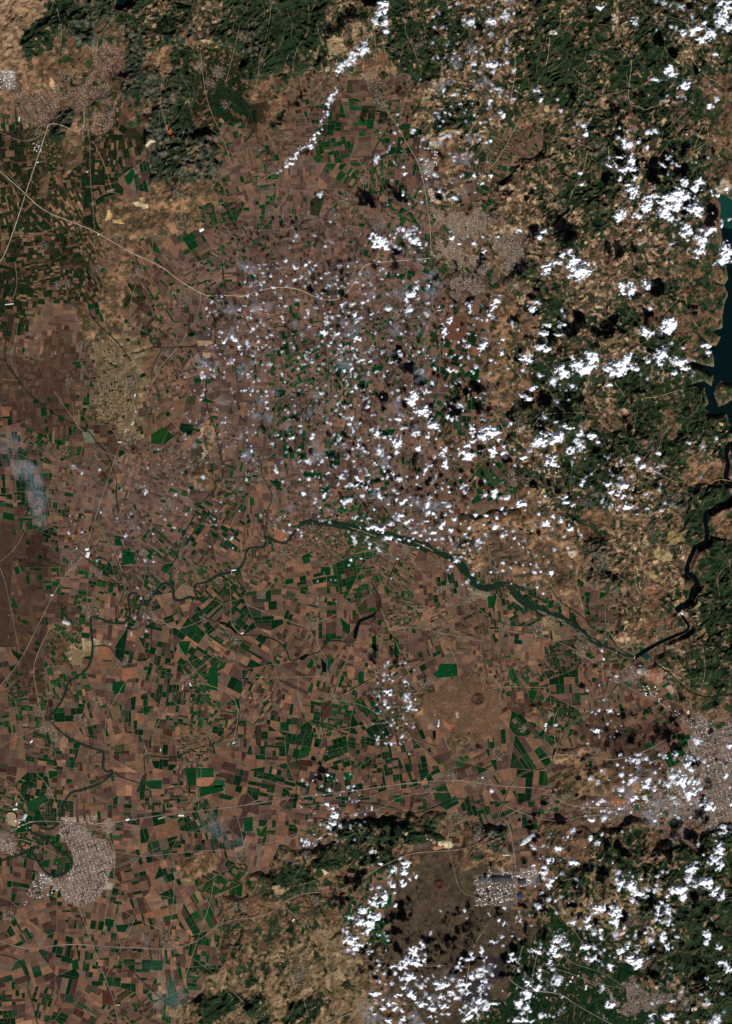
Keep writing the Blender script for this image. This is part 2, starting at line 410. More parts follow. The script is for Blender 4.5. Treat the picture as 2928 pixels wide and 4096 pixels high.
# carving mask along waters
def raster_mask(lines, rad):
    m = np.zeros(GX.shape, np.float32)
    for P in lines:
        for x, y in resample(P, 120):
            i0, i1 = np.searchsorted(AX, [x - rad, x + rad]); j0, j1 = np.searchsorted(AY, [y - rad, y + rad])
            if i1 <= i0 or j1 <= j0: continue
            d = np.hypot(GX[j0:j1, i0:i1] - x, GY[j0:j1, i0:i1] - y)
            m[j0:j1, i0:i1] = np.maximum(m[j0:j1, i0:i1], np.clip(1.6 * (1 - d / rad), 0, 1))
    return m
def blur(a, n, it=2):
    for _ in range(it):
        for axn in (0, 1):
            p = np.pad(a, [(n, n) if k == axn else (0, 0) for k in (0, 1)], mode='edge')
            cs = np.cumsum(p, axis=axn)
            z = np.zeros_like(np.take(cs, [0], axn)); cs = np.concatenate([z, cs], axis=axn)
            m = p.shape[axn]
            a = (np.take(cs, range(2 * n + 1, m + 1), axn) - np.take(cs, range(0, m - 2 * n), axn)) / (2 * n + 1)
    return a
carve = raster_mask([GORGE_UP, GORGE_LOW, RIVER], 420)
def in_poly_grid(p):
    a = np.array(p); r = np.zeros(GX.shape, bool)
    i0, i1 = np.searchsorted(AX, [a[:, 0].min(), a[:, 0].max()]); j0, j1 = np.searchsorted(AY, [a[:, 1].min(), a[:, 1].max()])
    r[j0:j1, i0:i1] = inside(GX[j0:j1, i0:i1], GY[j0:j1, i0:i1], p)
    return r
lake_m = in_poly_grid(LAKE) & ~in_poly_grid(ISLAND)
TOP_LAKES = [pts("00:775,-40 770,60 800,60 850,45 880,20 915,-40"), pts("10:770,-40 800,10 860,18 880,-40")]
for p in TOP_LAKES: lake_m |= in_poly_grid(p)
lake_soft = np.clip(blur(lake_m.astype(np.float32), 3, 2) * 1.8, 0, 1)
town_m = np.zeros(GX.shape, bool)
TLIM = {'city_road_strip': .5, 'city_north': .45, 'lower_left': .12, 'lower_right': .26, 'centre': .42, 'upper_left': .31, 'south_east': .45, 'lower_right_s': .4}
def town_in(name, P, X, Y):
    den = fbm(X, Y, 800, 3, 34)
    if name == 'lower_left': return inside(X, Y, P)
    return inside(X + (fbm(X, Y, 700, 3, 35) - .5) * 1100, Y + (fbm(X, Y, 700, 3, 36) - .5) * 1100, P) & (den > TLIM.get(name, .3))
TOWNS_FLAT = np.zeros(GX.shape, bool)
for n, p in TOWNS:
    TOWNS_FLAT |= in_poly_grid(p)
    a = np.array(p); i0, i1 = np.searchsorted(AX, [a[:, 0].min() - 400, a[:, 0].max() + 400]); j0, j1 = np.searchsorted(AY, [a[:, 1].min() - 400, a[:, 1].max() + 400])
    town_m[j0:j1, i0:i1] |= town_in(n, p, GX[j0:j1, i0:i1], GY[j0:j1, i0:i1])
hm = blur((HILL[CLS] > .05).astype(np.float32), 4, 2)
amp = blur(HILL[CLS].astype(np.float32), 4, 2) * np.clip((hm - .5) * 2.0, 0, 1) ** .7 * (HILL[CLS] > 0)
flat = (1 - blur((town_m | TOWNS_FLAT).astype(np.float32), 4, 2)) * (1 - carve) * (1 - lake_soft)
wxx = GX + (fbm(GX, GY, 1500, 3, 5) - .5) * 900; wyy = GY + (fbm(GX, GY, 1500, 3, 6) - .5) * 900
rd = ridged(wxx, wyy * 0.8, 2300, 5, 7, 0.53)
big = fbm(GX, GY, 9000, 3, 9)
fine = ridged(wxx, wyy, 620, 3, 13, 0.55)
gull = ridged(GX + (fine - .5) * 300, GY, 240, 2, 17, 0.6)
sth = (fbm(GX, GY, 7000, 2, 18) - .5) * 3.0 + .35
su = wxx * np.cos(.9) + wyy * np.sin(.9); sv = -wxx * np.sin(.9) + wyy * np.cos(.9)
spur_a = ridged(su / 2.3, sv, 250, 3, 19, .65); su2 = wxx * np.cos(2.0) + wyy * np.sin(2.0); sv2 = -wxx * np.sin(2.0) + wyy * np.cos(2.0)
spur_b = ridged(su2 / 2.3, sv2, 250, 3, 20, .65)
sw = np.clip((fbm(GX, GY, 3600, 3, 24) - .44) * 8, 0, 1)
spur = spur_a * sw + spur_b * (1 - sw)
HREL = 560 * (rd - 0.42) + 240 * big + 190 * (fine - .45) + 100 * (gull - .5) + 170 * (spur - .5)
HREL = np.maximum(HREL, 0)
HT = HREL * amp * 1.5
HT = HT * flat
# volcanic crater on the lava field
cx, cy = wld('12', 1560, 1252)
d = np.hypot(GX - cx, GY - cy) / (52 * ZM)
HT += 120 * np.exp(-((d - 0.62) / 0.2) ** 2) + 120 * np.exp(-(((GX - cx - 6 * ZM) ** 2 + (GY - cy + 10 * ZM) ** 2) / (15 * ZM) ** 2))
cx2, cy2 = wld('13', 1300, 780)
d2 = np.hypot(GX - cx2, GY - cy2) / (45 * ZM)
HT += 120 * np.exp(-((d2 - 0.5) / 0.3) ** 2)
HT[lake_m] = -25

def height_at(x, y):
    x = np.asarray(x, float); y = np.asarray(y, float)
    i = np.clip(np.searchsorted(AX, x) - 1, 0, len(AX) - 2); j = np.clip(np.searchsorted(AY, y) - 1, 0, len(AY) - 2)
    fx = np.clip((x - AX[i]) / (AX[i + 1] - AX[i]), 0, 1); fy = np.clip((y - AY[j]) / (AY[j + 1] - AY[j]), 0, 1)
    return (HT[j, i] * (1 - fx) + HT[j, i + 1] * fx) * (1 - fy) + (HT[j + 1, i] * (1 - fx) + HT[j + 1, i + 1] * fx) * fy
def class_at(x, y):
    i = np.clip(np.searchsorted(AX, x), 0, len(AX) - 1); j = np.clip(np.searchsorted(AY, y), 0, len(AY) - 1)
    return CLS[j, i]

# ---- albedo of the ground sheet
forest_d, forest_l = col(15, 31, 20), col(46, 60, 38)
scrub_d, scrub_l = col(32, 42, 31), col(68, 72, 56)
clear_pal = np.array([col(158, 130, 102), col(136, 105, 83), col(120, 91, 73), col(184, 154, 121), col(98, 76, 62), col(140, 115, 90), col(80, 74, 55)])
mid0 = fbm(GX, GY, 420, 4, 27, .6)
n_a = fbm(GX + (fine - .5) * 500, GY + (rd - .5) * 900, 620, 5, 21, .58)
n_b = fbm(GX, GY, 200, 3, 22, .6)
mid = fbm(GX + (fine - .5) * 300, GY, 230, 3, 25, .65)
n_c = fbm(GX, GY, 5200, 3, 23)
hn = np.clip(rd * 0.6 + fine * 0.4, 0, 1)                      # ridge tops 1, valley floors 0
pid, pb = cells(wxx + (n_b - .5) * 260, wyy + (n_a - .5) * 500, 185, 1, 1.35, 0.7)
pid2, pb2 = cells(GX + (n_a - .5) * 500, GY + (n_b - .5) * 300, 330, 4, 0.5, 0.2)
clear = clear_pal[(pid * 6.999).astype(int)]
clear = clear * (0.72 + 0.44 * n_b[..., None])
hedge = np.clip(1.15 - pb * 6.5, 0, .75)[..., None]
clear = clear * (1 - hedge) + col(34, 42, 26) * hedge
vv = np.clip((n_b * .35 + mid0 * .35 + spur * .3 - 0.36) * 3.2, 0, 1)[..., None]
forest = forest_d * (1 - vv) + forest_l * vv
vg = np.clip((n_b * .6 + fine * .4 - 0.3) * 2.2, 0, 1)[..., None]
scrub = scrub_d * (1 - vg) + scrub_l * vg
def patch(th, k=34.0):
    """share of bare ground; dense wood keeps to valleys and noise"""
    s = n_a * 0.38 + (mid - .5) * .42 + .07 + pid * 0.24 + n_b * 0.12 + hn * 0.10 + (spur - .55) * 0.40 + .09 + (n_c - .5) * 0.25
    return np.clip((s - th) * k, 0, 1)[..., None]
ALBEDO = np.zeros(GX.shape + (3,))
hn3 = hn[..., None]; nb3 = n_b[..., None]; na3 = n_a[..., None]
def mixc(a, b, f): return a * (1 - f) + b * f
def put(c, val):
    m = CLS == LID[c]
    ALBEDO[m] = np.broadcast_to(val, ALBEDO.shape)[m]
put('F', mixc(forest, clear * .75, patch(0.735)))
gro = mixc(scrub, col(112, 108, 98), np.clip((nb3 - .55) * 5, 0, .55))
put('G', mixc(mixc(gro, forest, np.clip((.45 - na3) * 7, 0, 1)), col(118, 90, 70), patch(0.76)))
put('M', mixc(forest, clear, patch(0.64)))
put('N', mixc(mixc(forest, scrub, .25), clear, patch(0.56)))
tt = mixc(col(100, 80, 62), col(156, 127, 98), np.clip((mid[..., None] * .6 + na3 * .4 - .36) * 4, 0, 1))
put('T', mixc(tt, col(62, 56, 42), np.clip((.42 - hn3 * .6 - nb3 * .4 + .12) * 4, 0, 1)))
hh = mixc(col(98, 75, 57), col(152, 118, 88), np.clip((na3 - .35) * 3, 0, 1))
put('H', mixc(hh, col(58, 58, 42), np.clip((.53 - mid[..., None]) * 7, 0, .85)))
cc = mixc(col(70, 54, 42), col(116, 84, 63), np.clip((na3 - .35) * 3, 0, 1))
put('C', mixc(mixc(cc, clear, .35), forest * 1.3, 1 - patch(0.53, 14)))
yy = mixc(clear_pal[(pid2 * 6.999).astype(int)], col(106, 92, 64), 0.45)
put('Y', mixc(col(36, 46, 30), yy * .92, patch(0.50, 14)))
vv_ = mixc(col(92, 72, 56), col(118, 88, 68), np.clip((mid[..., None] * .5 + na3 * .5 - .35) * 3.5, 0, 1))
put('V', mixc(vv_, col(62, 58, 44), np.clip((mid[..., None] - .6) * 6, 0, .6)))
put('K', mixc(col(60, 52, 42), col(84, 70, 55), np.clip((nb3 * .7 + na3 * .3 - .38) * 4, 0, 1)))
gp = mixc(col(92, 76, 60), col(130, 108, 86), nb3)
for c in 'BPRO': put(c, gp)
put('P', mixc(col(98, 84, 76), col(126, 108, 94), nb3))
put('O', mixc(col(72, 56, 44), col(88, 72, 56), nb3))
put('D', mixc(col(44, 44, 30), col(84, 68, 50), nb3))
put('E', mixc(col(24, 40, 24), col(52, 58, 38), nb3))
put('L', mixc(col(116, 98, 76), col(134, 116, 92), nb3))
put('U', col(110, 98, 90)); put('W', col(60, 60, 40))
# towns, light shores, riverside woods
tc = mixc(col(44, 46, 36), col(112, 98, 84), np.clip((mid[..., None] * .6 + nb3 * .4 - .33) * 4, 0, 1))
tc = tc * (.7 + .6 * mid0[..., None])
warm = np.clip((GY - wld('01', 0, 0)[1]) / 2000 + .2, 0, 1)[..., None] * (GX < 0)[..., None]
tc = tc * (1 - warm * np.array([-.02, .16, .3]))
ALBEDO[town_m] = tc[town_m]
for i, tw in ((2, col(156, 134, 108)),):
    k = in_poly_grid(TOWNS[i][1]) & (GY > wld('11', 0, 60)[1]) & (GX < wld('10', 1560, 0)[0])
    ALBEDO[k] = (ALBEDO[k] * .65 + tw * .35)
for vx, vy, vr in VIL:
    i0, i1 = np.searchsorted(AX, [vx - vr * 1.3, vx + vr * 1.3]); j0, j1 = np.searchsorted(AY, [vy - vr * 1.3, vy + vr * 1.3])
    s = (slice(j0, j1), slice(i0, i1))
    d = np.hypot(GX[s] - vx, GY[s] - vy) / vr + (n_a[s] - .5) * 2.2
    k = (np.clip((1 - d) * 2.5, 0, 1) * 0.75)[..., None]
    g = mixc(col(34, 46, 30), col(96, 82, 68), np.clip((n_b[s][..., None] - .35) * 4, 0, 1))
    ALBEDO[s] = ALBEDO[s] * (1 - k) + g * k
shore = np.clip(lake_soft * (1 - lake_m) * 1.5 - .35, 0, 1)[..., None] * (0.4 + .6 * (nb3 > .5))
ALBEDO = ALBEDO * (1 - shore) + col(120, 110, 84) * shore
ALBEDO[lake_m] = col(30, 44, 40)
dcr = d2[..., None]
kk = np.exp(-(dcr / .7) ** 2) * .8
ALBEDO = ALBEDO * (1 - kk) + col(84, 44, 36) * kk
dcc = (np.hypot(GX - cx, GY - cy) / (52 * ZM))[..., None]
kk = np.exp(-((dcc - .5) / .25) ** 2) * .8 * (nb3 > .45)
ALBEDO = ALBEDO * (1 - kk) + col(50, 34, 32) * kk
# light scars: quarries, gravel, construction sites
SCARS = [
 ("00:895,1350 930,1345 990,1355 995,1388 940,1382 910,1385", (206, 186, 142)), ("00:925,1310 950,1305 965,1335 935,1340", (188, 160, 120)),
 ("00:710,1410 735,1405 745,1440 725,1470 700,1475 715,1440", (190, 164, 112)), ("00:740,1470 820,1465 835,1490 800,1500", (176, 148, 100)),
 ("00:985,935 1015,928 1035,945 1000,960 975,978 965,960", (190, 176, 152)), ("00:325,520 355,515 365,560 350,585 330,570", (180, 152, 112)),
 ("00:710,1260 750,1240 770,1280 745,1298", (128, 116, 98)), ("00:1030,420 1130,425 1125,470 1090,510 1050,470", (132, 106, 80)),
 ("00:1130,830 1150,900 1155,935 1135,925 1120,860", (150, 84, 58)), ("00:1050,640 1080,640 1078,700 1060,705", (124, 92, 74)),
 ("10:530,230 610,240 690,340 600,370 560,330", (142, 122, 92)), ("10:580,230 630,260 700,350 660,340", (164, 140, 106)),
 ("10:720,150 745,200 760,330 735,340", (140, 118, 90)), ("10:1190,640 1240,630 1240,650 1180,690", (150, 140, 108)), ("10:790,480 860,450 880,520 820,540", (112, 94, 76)),
 ("20:825,98 850,95 858,120 862,150 868,180 850,165 828,150", (214, 188, 168)), ("20:415,205 440,208 470,222 465,245 420,240", (200, 186, 160)),
 ("20:485,68 515,72 510,88 490,82", (190, 168, 140)), ("20:1575,1180 1600,1200 1624,1250 1570,1270 1520,1290 1530,1240", (164, 146, 118)),
 ("22:545,258 580,250 592,272 570,300 540,290", (190, 158, 132)), ("22:1100,20 1130,15 1140,40 1110,35", (168, 138, 110)),
 ("22:1180,890 1240,880 1235,905 1190,915", (160, 140, 116)), ("22:1190,1145 1240,1155 1245,1185 1225,1205 1195,1190", (164, 140, 120)),
 ("22:1265,690 1300,650 1335,680 1320,700 1290,700", (150, 132, 114)), ("22:1080,480 1110,482 1112,508 1082,506", (170, 118, 92)),
 ("22:1195,130 1290,120 1300,190 1200,230", (128, 112, 76)), ("22:1090,250 1200,230 1230,320 1150,330", (152, 132, 96)), ("22:1000,370 1100,400 1180,470 1080,440", (140, 120, 84)),
 ("12:1230,1400 1255,1400 1270,1450 1240,1460", (132, 110, 88)), ("12:1255,1520 1285,1500 1290,1540 1262,1545", (186, 176, 160)),
 ("12:1320,1380 1400,1430 1380,1450 1330,1430", (150, 100, 72)), ("12:1415,1325 1435,1330 1430,1370 1415,1360", (150, 138, 128)), ("12:1500,530 1624,520 22:30,560 12:1600,580 1520,570", (118, 106, 86)),
 ("13:1282,485 1370,482 1392,510 1370,535 1320,520 1290,510", (206, 188, 152)), ("13:1235,518 1300,520 1370,535 1290,545", (150, 112, 82)),
 ("13:838,540 880,535 890,560 845,572", (192, 170, 142)), ("13:190,790 270,785 310,800 260,835 200,820", (158, 132, 100)), ("13:515,670 560,690 550,708 530,695", (176, 160, 132)),
 ("13:1045,430 1090,435 1085,450 1055,445", (160, 146, 112)), ("13:770,1540 830,1530 850,1610 800,1680 770,1640 760,1570", (120, 106, 90)),
 ("22:1055,1045 1160,1060 1155,1120 1130,1150 1060,1110", (146, 116, 94)), ("22:995,1030 1055,1035 1055,1085 1000,1085", (140, 134, 122)),
 ("23:820,205 910,200 915,255 825,258", (150, 96, 70)), ("23:840,1080 900,1060 920,1110 860,1150", (116, 92, 72)),
 ("23:0,690 170,690 185,920 0,915", (92, 84, 78)), ("13:1532,716 1640,716 1640,915 1535,915", (98, 90, 82)),
 ("23:190,680 340,680 350,780 200,800", (120, 112, 104)), ("23:0,1260 118,1262 112,1395 0,1400", (48, 42, 42)), ("13:1445,1400 1640,1415 1640,1560 1450,1560", (52, 46, 46)),
 ("03:385,325 470,320 560,330 640,300 630,370 560,375 400,350", (150, 132, 112)), ("03:690,330 730,320 760,390 720,460 700,400", (140, 122, 104)),
 ("03:700,760 755,765 750,825 700,810", (156, 142, 122)), ("03:270,700 350,750 400,800 300,800", (134, 126, 118)), ("03:45,290 100,295 120,380 60,400", (150, 128, 100)),
 ("00:0,470 105,475 110,570 50,620 5,520", (140, 130, 120)), ("10:1190,1090 1270,1040 1300,1060 1230,1180 1190,1160", (130, 118, 100)),
 ("10:1230,960 1330,880 1360,900 1290,980", (170, 156, 132)), ("10:1330,860 1450,850 1450,890 1350,880", (146, 118, 88)), ("10:1225,1250 1270,1260 1270,1340 1240,1350", (160, 140, 120)),
 ("00:480,830 510,800 530,860 500,900", (148, 118, 88)), ("01:1345,1110 1360,1105 1350,1200 1340,1240 1380,1300 1370,1340 1330,1380 1355,1330 1330,1230", (168, 146, 122)),
]
for s, c in SCARS:
    p = pts(s); a = np.array(p); lo = a.min(0) - 200; hi = a.max(0) + 200
    i0, i1 = np.searchsorted(AX, [lo[0], hi[0]]); j0, j1 = np.searchsorted(AY, [lo[1], hi[1]])
    sl = (slice(j0, j1), slice(i0, i1))
    k = inside(GX[sl] + (n_b[sl] - .5) * 420, GY[sl] + (n_a[sl] - .5) * 420, p)
    cv = col(*c)
    blk = ALBEDO[sl]
    blk[k] = cv * (0.72 + 0.56 * n_b[sl][k][:, None])
    ALBEDO[sl] = blk
nxv, nyv = len(AX), len(AY)
idx = np.arange(nxv * nyv).reshape(nyv, nxv)
Fq = np.stack([idx[:-1, :-1], idx[:-1, 1:], idx[1:, 1:], idx[1:, :-1]], -1).reshape(-1, 4)
Vg = np.stack([GX, GY, HT], -1).reshape(-1, 3)
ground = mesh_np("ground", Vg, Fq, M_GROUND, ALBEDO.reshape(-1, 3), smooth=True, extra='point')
tag(ground, kind='structure')
del Vg, Fq

# ------------------------------------------------------------------ fields (convex plots cut from surveyed districts)
def clip_half(poly, nx, ny, d):
    out = []
    n = len(poly)
    for i in range(n):
        a = poly[i]; b = poly[(i + 1) % n]
        da = a[0] * nx + a[1] * ny - d; db = b[0] * nx + b[1] * ny - d
        if da <= 0: out.append(a)
        if (da < 0 < db) or (db < 0 < da):
            t = da / (da - db); out.append((a[0] + (b[0] - a[0]) * t, a[1] + (b[1] - a[1]) * t))
    return out
def area(p):
    s = 0
    for i in range(len(p)):
        x1, y1 = p[i]; x2, y2 = p[(i + 1) % len(p)]; s += x1 * y2 - x2 * y1
    return abs(s) / 2
def inset(poly, g):
    out = poly; n = len(poly)
    for i in range(n):
        x1, y1 = poly[i]; x2, y2 = poly[(i + 1) % n]
        L = math.hypot(x2 - x1, y2 - y1)
        if L < 1: continue
        nx, ny = (y2 - y1) / L, -(x2 - x1) / L
        out = clip_half(out, nx, ny, x1 * nx + y1 * ny - g)
        if len(out) < 3: return []
    return out
R = random.Random(11)
MEAN = {'R': 195e3, 'B': 88e3, 'P': 70e3, 'D': 50e3, 'L': 42e3, 'O': 110e3, 'E': 36e3, 'U': 100e3, 'W': 100e3}
PAL = {
 'P': [(.14, 92, 73, 63), (.16, 104, 81, 68), (.14, 84, 66, 58), (.13, 114, 84, 68), (.10, 74, 58, 52), (.10, 106, 90, 78), (.07, 124, 92, 72), (.09, 12, 54, 24), (.04, 24, 66, 30), (.03, 66, 58, 40)],
 'B': [(.17, 98, 76, 62), (.15, 86, 66, 56), (.14, 112, 84, 66), (.10, 72, 54, 46), (.10, 124, 94, 72), (.08, 94, 80, 66), (.12, 12, 52, 24), (.07, 26, 64, 32), (.04, 62, 40, 32), (.05, 60, 60, 38)],
 'R': [(.15, 104, 78, 64), (.12, 88, 66, 56), (.14, 115, 84, 66), (.10, 66, 50, 44), (.08, 126, 91, 69), (.03, 140, 99, 74), (.06, 98, 84, 70), (.22, 12, 42, 22), (.10, 19, 50, 29), (.04, 36, 56, 40)],
 'D': [(.30, 18, 34, 18), (.18, 30, 42, 24), (.12, 12, 40, 20), (.13, 102, 78, 58), (.10, 80, 60, 46), (.12, 52, 44, 32), (.07, 122, 96, 72)],
 'L': [(.28, 134, 112, 86), (.22, 120, 98, 74), (.14, 104, 82, 62), (.10, 148, 128, 98), (.12, 16, 42, 20), (.14, 96, 88, 66)],
 'O': [(.26, 78, 58, 45), (.24, 68, 52, 43), (.20, 90, 68, 52), (.08, 84, 72, 58), (.10, 62, 50, 44), (.05, 14, 50, 22), (.03, 108, 78, 58)],
 'E': [(.30, 16, 36, 19), (.26, 24, 46, 26), (.16, 34, 54, 32), (.12, 48, 52, 34), (.10, 96, 80, 60), (.06, 118, 98, 76)],
}
def pick(pal, gshift):
    r = R.random(); s = 0
    w = [(p[0] * (gshift if p[2] > p[1] + 12 else 1), p[1:]) for p in pal]
    tot = sum(a for a, b in w); r *= tot
    for a, b in w:
        s += a
        if r <= s: return b
    return w[-1][1]
fields = []     # (polygon, colour, area)
hx, hy = 1464 * PXM + 500, 2048 * PXM + 500
DS = 2000.0
ni, nj = int(hx / DS) + 3, int(hy / DS) + 3
SD = {}
for i in range(-ni, ni + 1):
    for j in range(-nj, nj + 1):
        SD[i, j] = ((i + 0.5 * R.uniform(-.8, .8)) * DS, (j + .5 * R.uniform(-.8, .8)) * DS)
def split(poly, th, target, out, depth=0, wide=1.0):
    A = area(poly)
    if A < target * math.exp(R.gauss(0, .30)) * .9 or depth > 14: out.append(poly); return
    ca, sa = math.cos(th), math.sin(th)
    u = [x * ca + y * sa for x, y in poly]; v = [-x * sa + y * ca for x, y in poly]
    du, dv = max(u) - min(u), max(v) - min(v)
    along = du * (R.choice([.5, .7, 1, 1.4, 2.0]) if R.random() < .6 else wide) > dv
    if along: nx, ny = ca, sa
    else: nx, ny = -sa, ca
    k = math.radians(R.gauss(0, 1.8)); nx, ny = nx * math.cos(k) - ny * math.sin(k), nx * math.sin(k) + ny * math.cos(k)
    pr = [x * nx + y * ny for x, y in poly]; lo, hi = min(pr), max(pr)
    d = lo + (hi - lo) * R.choice([.5, .5, .42, .58, .35, .65, .3, .7])
    a = clip_half(poly, nx, ny, d); b = clip_half(poly, -nx, -ny, -d)
    if len(a) < 3 or len(b) < 3: out.append(poly); return
    split(a, th, target, out, depth + 1, wide); split(b, th, target, out, depth + 1, wide)
for (i, j), (sx, sy) in SD.items():
    if abs(sx) > hx + DS or abs(sy) > hy + DS: continue
    poly = [(sx - 2 * DS, sy - 2 * DS), (sx + 2 * DS, sy - 2 * DS), (sx + 2 * DS, sy + 2 * DS), (sx - 2 * DS, sy + 2 * DS)]
    for a in range(-2, 3):
        for b in range(-2, 3):
            if (a or b) and (i + a, j + b) in SD:
                qx, qy = SD[i + a, j + b]; dx, dy = qx - sx, qy - sy; L = math.hypot(dx, dy)
                poly = clip_half(poly, dx / L, dy / L, ((qx + sx) * dx + (qy + sy) * dy) / 2 / L)
    if len(poly) < 3: continue
    poly = inset(poly, 9)
    if len(poly) < 3: continue
    ch = LET[int(class_at(sx, sy))]
    th = (float(fbm(np.array([sx]), np.array([sy]), 9000, 2, 90)[0]) - .5) * 2.2 + R.gauss(0, .09)
    if R.random() < .12: th += R.choice([.6, -.6])
    out = []
    tgt = MEAN.get(ch, 130e3) * math.exp(R.gauss(0, .5))
    split(poly, th, tgt, out, 0, R.choice([1, .3, 3.2, .4, 2.4]))
    tone = R.gauss(1, .07); gs = math.exp(R.gauss(0, .45) + 5.5 * (float(fbm(np.array([sx]), np.array([sy]), 4200, 2, 96)[0]) - .52))
    last = None
    for p in out:
        mx = sum(q[0] for q in p) / len(p); my = sum(q[1] for q in p) / len(p)
        c = LET[int(class_at(mx, my))]
        if c not in PAL: continue
        if float(height_at(mx, my)) > 1.5: continue
        q = inset(p, 3.5 if R.random() < .6 else 8)
        if len(q) < 3: continue
        rgb = last if (last and R.random() < .10) else pick(PAL[c], gs)
        last = rgb
        k = tone * R.uniform(.9, 1.05)
        fields.append([q, col(*[min(255, v * k) for v in rgb]), area(q), mx, my])
fx = np.array([f[3] for f in fields]); fy = np.array([f[4] for f in fields])
bad = np.zeros(len(fields), bool)
for n, p in TOWNS: bad |= town_in(n, p, fx, fy)
for s, c in SCARS: bad |= inside(fx, fy, pts(s))
for vx, vy, vr in VIL: bad |= np.hypot(fx - vx, fy - vy) < vr * .75
fields = [f for f, b in zip(fields, bad) if not b]
